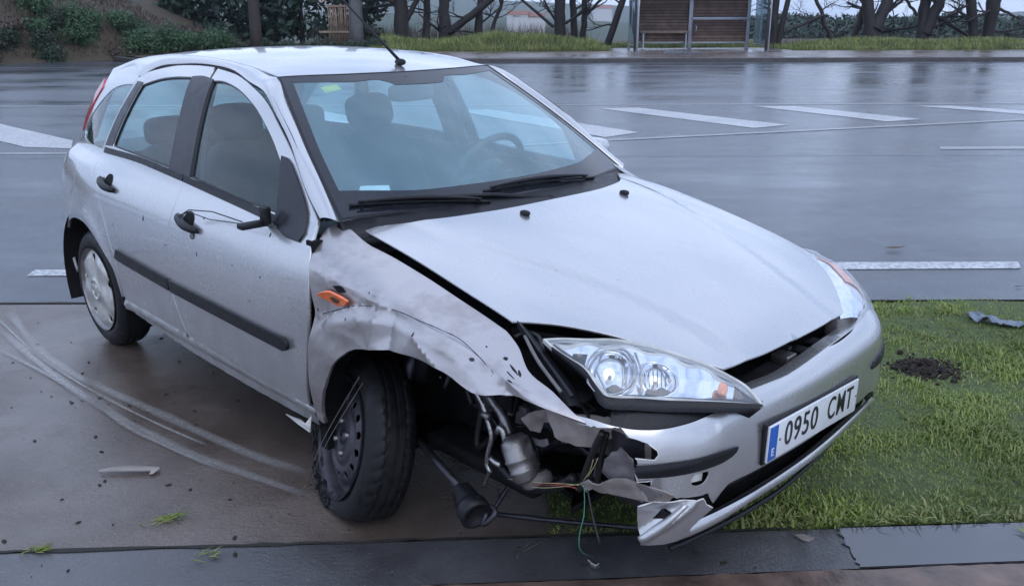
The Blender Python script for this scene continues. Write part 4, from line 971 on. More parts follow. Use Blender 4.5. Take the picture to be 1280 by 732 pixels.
# ---- quarter panels with arch, filler flap, quarter light and tail lamp
REARX = cub([.25, .45, .60, .75, .90, 1.05, 1.20, 1.30], [-3.20, -3.255, -3.27, -3.235, -3.16, -3.045, -2.93, -2.86])
for sy in (-1, 1):
    QG = path([(-2.375, 1.283), (-2.50, 1.275), (-2.65, 1.245), (-2.80, 1.165), (-2.87, 1.115)], [(-2.87, 1.115), (-2.94, 1.05), (-2.95, 1.015), (-2.90, .995), (-2.75, .985), (-2.535, .985)], [(-2.535, .985), (-2.46, 1.13), (-2.375, 1.283)], step=.022)
    RA = [(-2.98, .33), (-2.985, .42), (-2.93, .53), (-2.83, .605), (-2.72, .643), (-2.60, .655), (-2.48, .645), (-2.36, .60), (-2.26, .53), (-2.21, .47), (-2.185, .36)]
    o = path([(p[0]-G, p[1]) for p in REARSHUT], [(-2.203, .58), (-2.181, .48), (-2.18, .42), (-2.18, .362)], [(-2.185, .36), (-2.21, .47), (-2.26, .53), (-2.36, .60), (-2.48, .645), (-2.60, .655), (-2.72, .643), (-2.83, .605), (-2.93, .53), (-2.985, .42), (-2.98, .30)],
             [(-2.98, .30), (-3.19, .28)], [(REARX(z), z) for z in (.28, .4, .5, .6, .7, .8, .9, 1.0, 1.05)], [(REARX(1.05), 1.05), (-2.975, 1.085), (-2.90, 1.17), (-2.82, 1.243)], [(-2.82, 1.243), (-2.80, 1.32)], [(-2.80, 1.32), (-2.60, 1.352), (-2.44, 1.36), (-2.363, 1.318)], step=.022)
    q = patch('quarter_panel', o, S_(sy), 'silver_paint', car, holes=[QG], out=(0, sy, .1))
    patch('quarter_glass', QG, S_(sy, None, -.003), 'side_glass', q, step=.06, th=.004, out=(0, sy, .1))
    if sy < 0:
        fc = [Vector((-2.83+.082*cos(a), .815+.082*sin(a))) for a in [i*2*pi/36 for i in range(36)]]
        patch('filler_flap', fc, S_(sy, None, .0012), 'silver_paint', q, step=.03, th=.006, out=(0, sy, .1))
    tl = patch('tail_lamp', path([(-2.825, 1.245), (-2.905, 1.168), (-2.98, 1.08), (-3.03, 1.02)], [(-3.03, 1.02), (-3.045, 1.07)], [(-3.045, 1.07), (-2.965, 1.19), (-2.855, 1.285)], [(-2.855, 1.285), (-2.825, 1.245)], step=.02), S_(sy, None, .006), 'red_lens', car, step=.02, th=.02, out=(0, sy, .1))

# rear end
def rearf(y, z):
    xr = REARX(z); w = side0(xr, z); k = max(0, 1-(abs(y)/w)**3); return Bd(xr-.055*k, y, z)
def rp(name, z0, z1, k0, k1, m, parent, o=0, holes=()):
    zs = [z0+(z1-z0)*i/8 for i in range(9)]
    P = [Vector((side0(REARX(z), z)*k1, z)) for z in zs]; Q = [Vector((-side0(REARX(z), z)*k0, z)) for z in reversed(zs)]
    return patch(name, P+[Vector((P[-1].x+(Q[0].x-P[-1].x)*i/20, z1)) for i in range(1, 20)]+Q+[Vector((Q[-1].x+(P[0].x-Q[-1].x)*i/20, z0)) for i in range(1, 20)], lambda y, z: (rearf(y, z)[0]-o, rearf(y, z)[1], z), m, parent, holes=holes, step=.05, out=(-1, 0, 0))
rp('rear_bumper', .28, .60, .998, .998, 'silver_paint', car)
tg = rp('tailgate', .605, .93, .995, .995, 'silver_paint', car); rp('rear_window', .935, 1.30, .86, .86, 'side_glass', tg)
rp('tailgate_pillar', .935, 1.31, -.865, .97, 'silver_paint', tg); rp('tailgate_pillar', .935, 1.31, .97, -.865, 'silver_paint', tg)
rpl = MB().bbox((-3.335, -.26, .66), (-3.325, .26, .77), .003).build('licence_plate', 'plate_white', tg)

# ---- lofted panels between two 3D curves
def loft(name, A, B, n, bulge, m, parent, th=.012, out=(0, 0, 1), **kw):
    A = [Vector(a) for a in A]; B = [Vector(b_) for b_ in B]; k = len(A)
    L = [0]
    for i in range(k-1): L.append(L[-1]+(A[i+1]-A[i]).length+(B[i+1]-B[i]).length)
    def res(P, q):
        fx = [cub(L, [p[c] for p in P]) for c in range(3)]; return [Vector([f(L[-1]*i/q) for f in fx]) for i in range(q+1)]
    q = 60; A = res(A, q); B = res(B, q); V = []
    bu = Vector(bulge)
    for i in range(q+1):
        for j in range(n+1):
            t = j/n; V.append(A[i].lerp(B[i], t)+bu*(4*t*(1-t)))
    V = [Vector(Bd(*v)) for v in V]; w = n+1
    F = [(i*w+j, i*w+j+1, (i+1)*w+j+1, (i+1)*w+j) for i in range(q) for j in range(n)]
    nn = (V[1]-V[0]).cross(V[w]-V[0])
    if nn.dot(Vector(out)) < 0: F = [f[::-1] for f in F]
    # turned edges
    k0 = len(V); o_ = Vector(out).normalized()*th
    for i in range(q+1): V += [V[i*w]-o_, V[i*w+n]-o_]
    for i in range(q): F += [(i*w, (i+1)*w, k0+2*(i+1), k0+2*i), ((i+1)*w+n, i*w+n, k0+2*i+1, k0+2*(i+1)+1)]
    ob = obj(name, V, F, m, parent, True, **kw); 
    md = ob.modifiers.new('split', 'EDGE_SPLIT'); md.split_angle = R(50); return ob
dtop = lin([p[0] for p in DOORTOP], [p[1] for p in DOORTOP])
for sy in (-1, 1):
    wse = [(-.56, .722), (-.70, .685), (-.85, .648), (-1.0, .606), (-1.12, .569), (-1.195, .540)]
    Ac = [(x, sy*(sideL(x, z)+.001), z+.003) for x, z in [(-.606, .962), (-.735, 1.048), (-.87, 1.158), (-1.01, 1.240), (-1.12, 1.298), (-1.20, 1.325)]]
    Bc = [(x, sy*y, ws(x, y)+.007) for x, y in wse]
    Ax = (-1.30, -1.45, -1.62, -1.835, -2.05, -2.25, -2.36, -2.48, -2.62, -2.80); Bx = (-1.262, -1.40, -1.58, -1.80, -2.02, -2.22, -2.34, -2.47, -2.62, -2.86)
    for x in Ax:
        z = dtop(x)+.003 if x > -2.37 else lin([-2.80, -2.62, -2.48, -2.36], [1.320, 1.347, 1.356, 1.322])(x)
        Ac.append((x, sy*(sideL(x, z)+.001), z))
    for x in Bx:
        y = .512-.05*sm(-2.3, -2.9, x)+.012*sm(-1.40, -1.24, x); Bc.append((x, sy*y, roof(x, y)-.001))
    loft('roof_rail', Ac, Bc, 8, (.002, sy*.008, .008), 'silver_paint', car, .02, (.1, sy*.7, .6))
    loft('door_gap_seal', [(p[0], p[1]*.985, p[2]-.012) for p in Ac[:13]], [(p[0], p[1]*.985-sy*.004, p[2]+.012) for p in Ac[:13]], 2, (0, 0, 0), 'black_plastic', car, .01, (.1, sy*.7, .6))
rf = patch('roof', path([(-1.225, -.508), (-1.145, -.25), (-1.120, 0), (-1.145, .25), (-1.225, .508)], [(-1.225, .508), (-1.8, .508), (-2.3, .508), (-2.86, .455)], [(-2.86, .455), (-2.93, 0), (-2.86, -.455)], [(-2.86, -.455), (-2.3, -.508), (-1.8, -.508), (-1.225, -.508)], step=.03), lambda x, y: Bd(x, y, roof(x, y)), 'silver_paint', car, step=.05, out=(0, 0, 1))
patch('roof_seal', path([(-1.232, -.508), (-1.6, -.509), (-2.3, -.509), (-2.86, -.458)], [(-2.86, -.458), (-2.86, -.47), (-2.3, -.518), (-1.6, -.518), (-1.232, -.518)], [(-1.232, -.518), (-1.232, -.508)], step=.02), lambda x, y: Bd(x, y, roof(x, y)-.004), 'black_plastic', car, step=.03, th=.01, out=(0, 0, 1))
# windscreen
WSO = path([(-.56, -.712), (-.475, -.48), (-.415, -.25), (-.40, 0), (-.415, .25), (-.475, .48), (-.56, .712)], [(-.56, .712), (-.85, .645), (-1.215, .532)], [(-1.215, .532), (-1.145, .27), (-1.118, 0), (-1.145, -.27), (-1.215, -.532)], [(-1.215, -.532), (-.85, -.645), (-.56, -.712)], step=.03)
WSI = path([(-.655, -.648), (-.545, -.42), (-.495, -.2), (-.48, 0), (-.495, .2), (-.545, .42), (-.655, .648)], [(-.655, .648), (-.85, .600), (-1.165, .498)], [(-1.165, .498), (-1.10, .30), (-1.085, .16)], [(-1.085, .16), (-1.04, .12), (-1.03, 0), (-1.04, -.12)], [(-1.04, -.12), (-1.085, -.17), (-1.10, -.30), (-1.165, -.498)], [(-1.165, -.498), (-.85, -.600), (-.655, -.648)], step=.03)
wsc = patch('windscreen', WSO, lambda x, y: Bd(x, y, ws(x, y)), 'windscreen_glass', car, step=.05, th=.005, out=(1, 0, 1))
patch('windscreen_border', [p for p in WSO], lambda x, y: Bd(x, y, ws(x, y)+.0018), 'frit', wsc, holes=[WSI], step=.05, th=.003, out=(1, 0, 1))
patch('windscreen_seal', WSO, lambda x, y: Bd(x, y, ws(x, y)+.0035), 'black_plastic', wsc, holes=[[Vector((p.x*.985-.0125, p.y*.982)) for p in WSO]], step=.03, th=.008, out=(1, 0, 1))
MB().add([Bd(x, y, ws(x, y)-.010) for x, y in ((-1.085, -.41), (-1.085, -.34), (-1.12, -.34), (-1.12, -.41))], [(0, 1, 2, 3)]).build('sticker', 'sticker_yellow', wsc, False, label='yellow sticker inside the windscreen')
patch('paper', path([(-.62, -.60), (-.56, -.50)], [(-.56, -.50), (-.62, -.47)], [(-.62, -.47), (-.66, -.56)], [(-.66, -.56), (-.62, -.60)], step=.03), lambda x, y: Bd(x, y, ws(x, y)-.02), 'sticker_white', wsc, step=.03, th=.002, out=(0, 0, 1))
# cowl
def cowlf(x, y):
    ay = abs(y); xr = -.405-.155*(ay/.71)**2; xf = -.28-.235*(ay/.69)**2.2; t = min(1, max(0, (x-xr)/(xf-xr))) if abs(xf-xr) > .01 else .5
    zr = ws(xr, y)+.003; zf = hood0(xf, y)-.016; return Bd(x, y, zr*(1-t)+zf*t-.006*sin(pi*t))
patch('cowl', path([(-.562, -.712), (-.475, -.48), (-.413, -.25), (-.398, 0), (-.413, .25), (-.475, .48), (-.562, .712)], [(-.562, .712), (-.515, .70), (-.37, .49), (-.30, .30), (-.272, 0), (-.30, -.30), (-.37, -.49), (-.515, -.70)], [(-.515, -.70), (-.562, -.712)], step=.03), cowlf, 'black_plastic', car, step=.03, th=.03, out=(0, 0, 1))

# ---- bonnet
HO = path([(-.525, -.650), (-.377, -.478), (-.318, -.34), (-.289, -.2), (-.28, 0), (-.289, .2), (-.318, .34), (-.377, .478), (-.525, .640)], [(-.525, .640), (-.525, .665), (-.3, .667), (0, .668), (.26, .668)], [(.26, .668), (.352, .66), (.472, .562), (.569, .446), (.648, .335)],
          [(.648, .335), (.664, .18), (.668, 0), (.664, -.18), (.644, -.334)], [(.644, -.334), (.525, -.433), (.397, -.511), (.289, -.583), (.186, -.664)], [(.186, -.664), (0, -.663), (-.3, -.658), (-.525, -.650)], step=.025)
def hfn(x, y):
    z = hoodz(x, y); e = 0
    return Bd(x, y, z+.006*(1 if y < 0 else .4)*sm(-.3, .3, x)-e)
hd = patch('bonnet', HO, hfn, 'silver_paint', car, step=.028, th=.008, out=(0, 0, 1), lip=.003)
for y in (-.215, .305):
    x = -.218; z = hoodz(x, y)
    MB().blob((x, y+.022, z+.006), (.020, .012, .010), .8).build('washer_jet', 'black_plastic', hd)
# lip under the bonnet edge
loft('bonnet_frame', [(.12, -.60, .74), (.35, -.50, .70), (.58, -.30, .645)], [(.16, -.64, .765), (.38, -.52, .745), (.63, -.32, .668)], 3, (0, 0, 0), 'under_black', hd, .03)

# ---- front bumper, cut and torn
def zz(P): return [Vector(p) for p in P]
def jag(P, a=.004, seed=0, step=.012):      # ragged broken edge
    o = []; k = 0
    for p, q in zip(P[:-1], P[1:]):
        p, q = Vector(p), Vector(q); n = max(1, int((q-p).length/step))
        for i in range(n):
            r_ = p.lerp(q, i/n); d = (q-p).normalized()
            if i: r_ += Vector((-d.y, d.x))*a*nz3(k*.9, seed, 3)*2
            o.append(r_); k += 1
    o.append(Vector(P[-1])); return o
TOPL = [(-.90, .640), (-.82, .636), (-.76, .627), (-.69, .619), (-.58, .618), (-.48, .622), (-.39, .630), (-.319, .640)]
BTOP = [(-.319+.0, .640), (-.207, .636), (-.121, .634), (-.007, .640), (.121, .645), (.214, .642), (.313, .645), (.36, .650)]
grille_top = [(-.463, .392), (-.437, .412), (-.413, .428), (-.36, .430), (-.306, .428), (0, .428), (.249, .430), (.34, .427), (.40, .43), (.46, .415)]
o = path(TOPL, BTOP, [(.36, .650), (.45, .658), (.56, .662), (.75, .655), (.93, .640), (.99, .60)], [(.99, .60), (1.05, .50), (1.06, .40), (1.05, .30), (1.0, .27)], [(1.0, .27), (.80, .28), (.56, .315), (.50, .33)], [(.50, .33), (.50, .38), (.46, .415)], list(reversed(grille_top)), step=.02)
o += jag([(-.463, .392), (-.475, .41), (-.484, .427), (-.513, .428), (-.565, .437), (-.62, .447), (-.64, .462), (-.655, .478), (-.657, .497), (-.691, .497), (-.698, .526), (-.690, .540), (-.698, .556), (-.648, .548), (-.638, .56), (-.641, .571), (-.664, .589), (-.698, .600), (-.712, .603), (-.722, .612), (-.734, .624), (-.79, .621), (-.847, .623), (-.88, .632), (-.90, .640)], .0018, 2, .008)[1:-1]
def bfn(s, z):
    e = 0
    if s < -.45: e = -.02*sm(-.60, -.95, s)+.006*nz3(s*9, z*9, 2)
    # recess for the plate and a shallow shelf line
    return bump_(s, z, e)
fb = patch('front_bumper', o, bfn, 'silver_paint', car, step=.018, th=.004, out=(1, 0, 0), lip=.0008, holes=[path([(-.541, .466), (-.545, .48), (-.534, .494)], [(-.534, .494), (-.491, .490)], [(-.491, .490), (-.485, .478), (-.500, .460), (-.525, .458), (-.541, .466)], step=.008)], label='torn front bumper with its corner ripped open')
patch('tow_eye_pocket', path([(-.545, .46), (-.545, .497)], [(-.545, .497), (-.485, .493)], [(-.485, .493), (-.49, .455)], [(-.49, .455), (-.545, .46)], step=.02), lambda s, z: bump_(s, z, -.022), 'pale_edge', fb, step=.02, th=.003, out=(1, -.5, 0))
# turned-back top lip of the bumper, running under the bonnet opening
def lipf(s, t): 
    x, y, z = bump_(s, lin([-.9, -.319, -.121, .121, .36, .6], [.648, .640, .634, .645, .650, .66])(s)); return (x-t*.9, y, z+.002-t*.12+(-.3*t*t))
patch('lamp_recess_shade', path([(-.76, .625), (-.69, .612), (-.58, .610), (-.46, .612), (-.32, .628)], [(-.32, .628), (-.33, .655)], [(-.33, .655), (-.76, .655)], [(-.76, .655), (-.76, .625)], step=.03), lambda s, z: bump_(s, z, -.016), 'black_plastic', fb, step=.03, th=.004, out=(1, -.5, 0))  # black sheet filling the hollow under the lamp, standing in for its shade
patch('bumper_shelf', path([(-.31, 0), (.55, 0)], [(.55, 0), (.55, .05)], [(.55, .05), (-.31, .05)], [(-.31, .05), (-.31, 0)], step=.03), lipf, 'silver_paint', fb, step=.03, th=.004, out=(0, 0, 1))
# rub strips on the corners
for (P, tgt) in (([(-.691, .508), (-.60, .503), (-.50, .500), (-.44, .500), (-.406, .507)], 0),):
    patch('rub_strip', path(P, [(-.406, .507), (-.392, .516), (-.385, .528)], [(-.385, .528), (-.46, .534), (-.54, .537), (-.62, .540), (-.694, .540)], jag([(-.694, .540), (-.700, .525), (-.691, .508)], .002, 4, .006), step=.012), lambda s, z: bump_(s, z, .009-.25*abs(z-.522)), 'black_plastic', fb, step=.014, th=.012, out=(1, -.5, 0))
patch('rub_strip', path([(.395, .512), (.50, .504), (.70, .508)], [(.70, .508), (.70, .545)], [(.70, .545), (.55, .545), (.41, .532)], [(.41, .532), (.395, .512)], step=.015), lambda s, z: bump_(s, z, .009-.25*abs(z-.525)), 'black_plastic', fb, step=.02, th=.012, out=(1, .5, 0))
# lower grille: dark back wall with slats, silver blade, black air dam
patch('grille_back', path([(-.52, .44), (.50, .45)], [(.50, .45), (.50, .22)], [(.50, .22), (-.50, .22)], [(-.50, .22), (-.52, .44)], step=.04), lambda s, z: bump_(s, z, -.075), 'under_black', fb, step=.05, th=.004, out=(1, 0, 0))
for zc in (.405,):
    patch('grille_slat', path([(-.46, zc-.005), (.44, zc-.005)], [(.44, zc-.005), (.45, zc+.006)], [(.45, zc+.006), (-.45, zc+.006)], [(-.45, zc+.006), (-.46, zc-.005)], step=.03), lambda s, z: bump_(s, z, -.022), 'black_plastic', fb, step=.03, th=.03, out=(1, 0, 0))
blade_c = lin([-.52, -.40, -.28, 0, .28, .42, .50], [.315, .322, .336, .352, .371, .378, .36]); blade_c2 = lambda s: blade_c(s)
patch('lower_blade', path([(-.545, .300), (-.40, .306), (-.265, .318), (0, .334), (.29, .353), (.44, .362), (.52, .355)], [(.52, .355), (.52, .375), (.44, .390)], [(.44, .390), (.278, .386), (0, .370), (-.278, .353), (-.40, .345), (-.499, .340), (-.53, .325)], [(-.53, .325), (-.545, .300)], step=.02),
      lambda s, z: bump_(s, z, .006+.004*cos(s*5)-((z-blade_c2(s))/.02)**2*.010), 'silver_paint', fb, step=.011, th=.016, out=(1, 0, 0), label='silver blade across the lower air intake')
patch('air_dam', path([(-.56, .30), (-.28, .315), (0, .33), (.29, .350), (.50, .355), (.9, .30)], [(.9, .30), (.8, .24), (.5, .235), (.25, .235), (.0, .235), (-.25, .232), (-.45, .25), (-.56, .27)], [(-.56, .27), (-.56, .30)], step=.025), lambda s, z: bump_(s, z, -.030-.10*sm(.33, .22, z)), 'black_plastic', fb, step=.03, th=.006, out=(1, 0, 0))
MB().tube([bump_(s, .205+.02*abs(s), -.055+.01*cos(s*4)) for s in [-.50+i*.05 for i in range(21)]], .008, 6).build('dam_lip', 'black_plastic', fb)
# broken-off lower corner hanging by a thread
cn = jag([(-.684, .426), (-.665, .434), (-.648, .441), (-.60, .430), (-.563, .430), (-.53, .426), (-.506, .420), (-.49, .398), (-.463, .378)], .003, 7, .010)+jag([(-.463, .378), (-.49, .365), (-.520, .344), (-.530, .332), (-.524, .322), (-.534, .315)], .0015, 8, .008)[1:]+[Vector(p) for p in [(-.56, .306), (-.60, .304), (-.64, .308), (-.669, .316)]]+jag([(-.669, .316), (-.672, .345), (-.677, .371), (-.681, .40), (-.684, .426)], .002, 9)[1:-1]
def cfn(s, z):
    r_ = ridge2 = 0
    d = (z-.335)-(s+.665)*.62; e = -.016*sm(-.005, .03, d)*sm(-.52, -.60, s)*sm(.45, .40, z)+.010*math.exp(-(d/.018)**2)*sm(-.50, -.54, s)
    return bump_(s, z, .004+e)
MB().tube([cfn(-.674+.118*i/10, .331+.088*(i/10)**1.1) for i in range(11)], [.007+.005*sin(pi*min(1, .15+i/10)) for i in range(11)], 10)
cor = patch('bumper_corner', cn, cfn, 'silver_paint', fb, step=.010, th=.004, out=(1, -.5, 0), lip=.0008, holes=[zz([(-.640, .384), (-.617, .410), (-.606, .408), (-.584, .393), (-.600, .386)])], label='broken lower corner piece of the bumper')
def ribbon(name, pts2, fn, w, m, parent, seed=0, step=.01):
    P = jag(pts2, .001, seed, step); MBB = MB(); MBB.tube([Vector(fn(p[0], p[1])) for p in P], [w*(.6+.7*abs(nz3(i*.7, seed, 1))) for i in range(len(P))], 5); return MBB.build(name, m, parent)
MB().tube([bump_(-.674+.118*i/10, .331+.088*(i/10)**1.1, .004) for i in range(11)], [.008+.004*sin(pi*min(1, .15+i/10)) for i in range(11)], 10).build('corner_bar', 'silver_paint', cor)
ribbon('torn_edge', [(-.684, .427), (-.648, .442), (-.60, .431), (-.563, .431), (-.506, .421), (-.49, .398), (-.463, .379)], cfn, .0022, 'pale_edge', cor, 7)
ribbon('torn_edge', [(-.657, .478), (-.655, .497), (-.691, .497), (-.699, .526)], lambda s, z: bump_(s, z, .001), .0016, 'pale_edge', fb, 3)
ribbon('torn_edge', [(-.698, .556), (-.648, .549), (-.638, .56), (-.641, .571), (-.664, .589)], lambda s, z: bump_(s, z, -.001), .0018, 'pale_edge', fb, 5)
# bits of inner plastic behind the tear: bumper skin turned under, foam shelf, stay
def catq(px, py, y): return cat(px, py, 1, y)
def sheetpx(name, pts, y, m, parent, am=.012, seed=1, th=.004, tilt=None, step=.014, **kw):     # crumpled sheet at its own depth
    P = [catq(px, py, y) for px, py in pts]; o2 = jag([(p.x, p.z) for p in P]+[(P[0].x, P[0].z)], .003, seed, .012)[:-1]
    return patch(name, o2, lambda x, z: (x, y+am*nz3(x*9, z*9, seed)+(.4*am)*nz3(x*28, z*28, seed+3)+(tilt[0]*(x-P[0].x)+tilt[1]*(z-P[0].z) if tilt else 0), z), m, parent, step=step, th=th, out=(0, -1, .2), lip=.0008, **kw)
sheetpx('bumper_lining', [(679, 512), (700, 518), (735, 527), (772, 533), (789, 548), (790, 574), (788, 600), (772, 588), (752, 556), (738, 558), (728, 566), (712, 560), (693, 545), (685, 530)], -.655, 'torn_plastic', fb, .02, 2, tilt=(.25, 0))
sheetpx('bumper_lining', [(772, 560), (792, 572), (794, 602), (806, 606), (824, 622), (800, 628), (770, 612), (752, 590), (757, 572)], -.640, 'grey_plastic', fb, .02, 6)
sheetpx('undertray_piece', [(724, 604), (735, 598), (746, 607), (760, 600), (778, 600), (795, 612), (818, 622), (826, 630), (818, 637), (796, 632), (770, 626), (742, 618), (737, 612), (730, 616)], -.67, 'torn_plastic', fb, .02, 9, tilt=(.2, -.2))
def pxtube(name, pts, y, r, m, parent, n=8, **kw):
    P = [cat(p[0], p[1], 1, y if len(p) < 3 else p[2]) for p in pts]; P = catmull(P, False, .012); return MB().tube(P, r, n).build(name, m, parent, **kw)
# ---- number plate
def text_mesh(name, s, size, depth, m, parent, M, sx=1.0, sp=1.0):
    c = bpy.data.curves.new(name, 'FONT'); c.body = s; c.size = size; c.extrude = depth; c.align_x = 'CENTER'; c.align_y = 'CENTER'; c.space_character = sp; c.offset = size*.006
    to = bpy.data.objects.new(name+'_tmp', c); COL.objects.link(to); bpy.context.view_layer.update()
    me = bpy.data.meshes.new_from_object(to); bpy.data.objects.remove(to)
    me.transform(Matrix.Diagonal((sx, 1, 1, 1))); me.transform(M); me.materials.clear(); me.materials.append(MATS[m])
    o = bpy.data.objects.new(name, me); COL.objects.link(o); o.parent = parent; return o
# plate frame: local x along the plate (towards car's left), local y up, local z forward
PLM = Matrix.Translation(Bd(.7600, -.013, .4885)) @ Matrix(((0, 0, 1, 0), (1, 0, 0, 0), (0, 1, 0, 0), (0, 0, 0, 1))) @ Matrix.Rotation(R(-2.0), 4, 'Z')
pl = MB().bbox((-.26, -.0525, -.004), (.26, .0525, .003), .002, PLM).build('licence_plate', 'plate_white', fb)
MB().bbox((-.268, -.060, -.012), (.268, .060, -.0045), .003, PLM).build('plate_holder', 'black_plastic', fb)
MB().bbox((-.257, -.049, .0030), (-.215, .049, .0042), .0005, PLM).build('plate_band', 'plate_blue', pl)
text_mesh('plate_letter', 'E', .032, .0004, 'plate_white', pl, PLM @ Matrix.Translation((-.236, -.027, .0046)))
text_mesh('plate_number', '0950', .098, .0008, 'plate_ink', pl, PLM @ Matrix.Translation((-.083, .002, .0040)), .88, 1.12)
text_mesh('plate_number', 'CMT', .098, .0008, 'plate_ink', pl, PLM @ Matrix.Translation((.148, .002, .0040)), .72, 1.16)
for x in (-.200, .250): MB().lathe([(.004, .003), (.004, .0045), (0.0001, .005)], 10, PLM @ Matrix.Translation((x, 0, 0))).build('plate_screw', 'dull_metal', pl)

# ---- near headlamp, pushed out of its seat. Surface: plane through three corners, bulged
hA, hB, hC = Vector((.290, -.655, .800)), Vector((.748, -.352, .655)), Vector((.600, -.690, .645))
hN = (hB-hA).cross(hC-hA).normalized(); 
if hN.z < 0: hN = -hN
hU = (hB-hA).normalized(); hV = hN.cross(hU).normalized()
def hpx(px, py):
    d = CMI.to_3x3() @ wray(px, py); t = (hA-CAMC).dot(hN)/d.dot(hN); p = CAMC+d*t-hA; return Vector((p.dot(hU), p.dot(hV)))
HL = [hpx(*p) for p in [(677.5, 423.7), (700, 422.5), (732, 423.5), (762, 423.5), (790, 427), (822, 434), (852.5, 444), (880, 454), (902.5, 465), (930, 481), (945, 496), (953.7, 507.5), (920, 505), (875, 503), (820, 501), (755, 496), (740, 478), (727.5, 461), (710, 449), (692.5, 437.5)]]
HLs = path(HL[0:12], HL[11:16], [HL[15], HL[17], HL[18], HL[19], HL[0]], step=.012)
hc = sum(HLs, Vector((0, 0)))/len(HLs)
HR = max((p-hc).length for p in HLs)
def edgeD(u, v): return min((p-Vector((u, v))).length for p in HLs)
def hsurf(off, blg=.022):
    def f(u, v):
        k = sm(0, .075, edgeD(u, v)); p = hA+hU*u+hV*v+hN*(off+blg*k); return (p.x, p.y, p.z)
    return f
def ho(u, v, o): p = hA+hU*u+hV*v+hN*o; return p
hl = patch('headlamp', HLs, hsurf(0), 'lens_plastic', car, step=.012, th=.004, out=hN, lip=.001, label='clear headlamp pushed out of its seat')
rim_i = [p+(hc-p).normalized()*.010 for p in HLs]
patch('lens_rim', HLs, hsurf(.0015, .004), 'hubcap_paint', hl, holes=[rim_i], step=.015, th=.014, out=hN, lip=.002)
# housing: black bucket below
V = [hA+hU*p.x+hV*p.y-hN*.006 for p in HLs]; n = len(V); V2 = [hA+hU*(hc.x+(p.x-hc.x)*.93)+hV*(hc.y+(p.y-hc.y)*.93)-hN*.06+Vector((-.01, .02, -.012)) for p in HLs]; V3 = [hA+hU*(hc.x+(p.x-hc.x)*.6)+hV*(hc.y+(p.y-hc.y)*.6)-hN*.13+Vector((-.02, .03, 0)) for p in HLs]
F = [(r_*n+i, r_*n+(i+1) % n, (r_+1)*n+(i+1) % n, (r_+1)*n+i) for r_ in (0, 1) for i in range(n)]+[tuple(2*n+i for i in range(n))]
obj('housing', V+V2+V3, F, 'under_black', hl)
# floor of the reflector and the bowls
def bowl(name, px, py, rpx, depth, off, m='chrome', facets=0, sc=(1, 1)):
    c = hpx(px, py); e = hpx(px+rpx, py); rr = (e-c).length
    Mx = Matrix.Translation(ho(c.x, c.y, off)) @ Matrix((hU, hV, hN)).transposed().to_4x4() @ Matrix.Diagonal((sc[0], sc[1], 1, 1))
    prof = [(rr*sin(t*pi/2), -depth*cos(t*pi/2)) for t in [i/10 for i in range(11)]]+[(rr*1.06, .002), (rr*1.10, -.004)]
    return MB().lathe(prof, 36, Mx).build(name, m, hl), Mx, rr
m, t, b = mat('facet_chrome'); b.inputs['Metallic'].default_value = 1; b.inputs['Base Color'].default_value = (.80, .82, .86, 1); b.inputs['Roughness'].default_value = .10
nn_ = tex(t, 9, 1); bump(t, b, nn_.outputs['Fac'], .35, .03)
inner = [hc+(p-hc)*.965 for p in HLs]
b1, M1, r1 = bowl('reflector_bowl', 764, 463, 34, .055, -.010, 'facet_chrome', sc=(.88, 1.0)); b2, M2, r2 = bowl('reflector_bowl', 822, 470, 27, .045, -.012, 'facet_chrome', sc=(.95, .95))
def hole(px, py, rpx, sc=(1, 1)):
    c = hpx(px, py); rr = (hpx(px+rpx, py)-c).length; return [Vector((c.x+rr*sc[0]*cos(i*2*pi/28), c.y+rr*sc[1]*sin(i*2*pi/28))) for i in range(28)]
patch('reflector_plate', inner, lambda u, v: tuple(ho(u, v, -.012+.004*sin(u*60))), 'facet_chrome', hl, holes=[hole(764, 463, 32, (.88, 1)), hole(822, 470, 25.5, (.95, .95))], step=.016, th=.002, out=hN)
for Mx, rr in ((M1, r1), (M2, r2)):
    MB().lathe([(.0001, -.012), (.005, -.014), (.006, -.02), (.007, -.04)], 14, Mx).build('bulb', 'bright_metal', hl)
MB().tube([ho(*hpx(793, 440), -.004), ho(*hpx(800, 462), .002), ho(*hpx(801, 490), -.004)], .0032, 6).tube([ho(*hpx(752, 440), -.004), ho(*hpx(744, 462), -.002), ho(*hpx(757, 488), -.004)], .003, 6).build('bezel_bar', 'bright_metal', hl)
for (cx_, cy_, rx_, ry_) in ((762, 484, 19, 7), (822, 487, 16, 6)):  # dark half-moons stand in for the dark reflection low in each bowl
    patch('bowl_reflection', zz([hpx(cx_+rx_*cos(a), cy_+ry_*sin(a)*(1 if sin(a) > 0 else .5+.4*cos(a*5))) for a in [i*2*pi/22 for i in range(22)]]), lambda u, v: tuple(ho(u, v, -.007)), 'dark_metal', hl, step=.02, th=.002, out=hN)
for k in range(6):
    q0, q1 = hpx(806+k*5.4, 458+abs(k-2.5)*2), hpx(808+k*5, 478); MB().tube([ho(q0.x, q0.y, -.014), ho(q1.x, q1.y, -.02)], .0014, 5).build('reflector_rib', 'dark_metal', hl)
for (cx_, cy_, rx_, ry_) in ((764, 463, 36, 33), (764, 463, 31, 28)):
    MB().tube([ho(*hpx(cx_+rx_*.88*cos(a), cy_+ry_*sin(a)), -.006) for a in [i*2*pi/30 for i in range(30)]], .0022, 6, False, True).build('bezel_ring', 'bright_metal', hl)
ci = hpx(902, 487); MB().blob((0, 0, 0), (.013, .022, .010), .9, M=Matrix.Translation(ho(ci.x, ci.y, .0)) @ Matrix((hU, hV, hN)).transposed().to_4x4()).build('indicator_bulb', 'amber_bulb', hl)
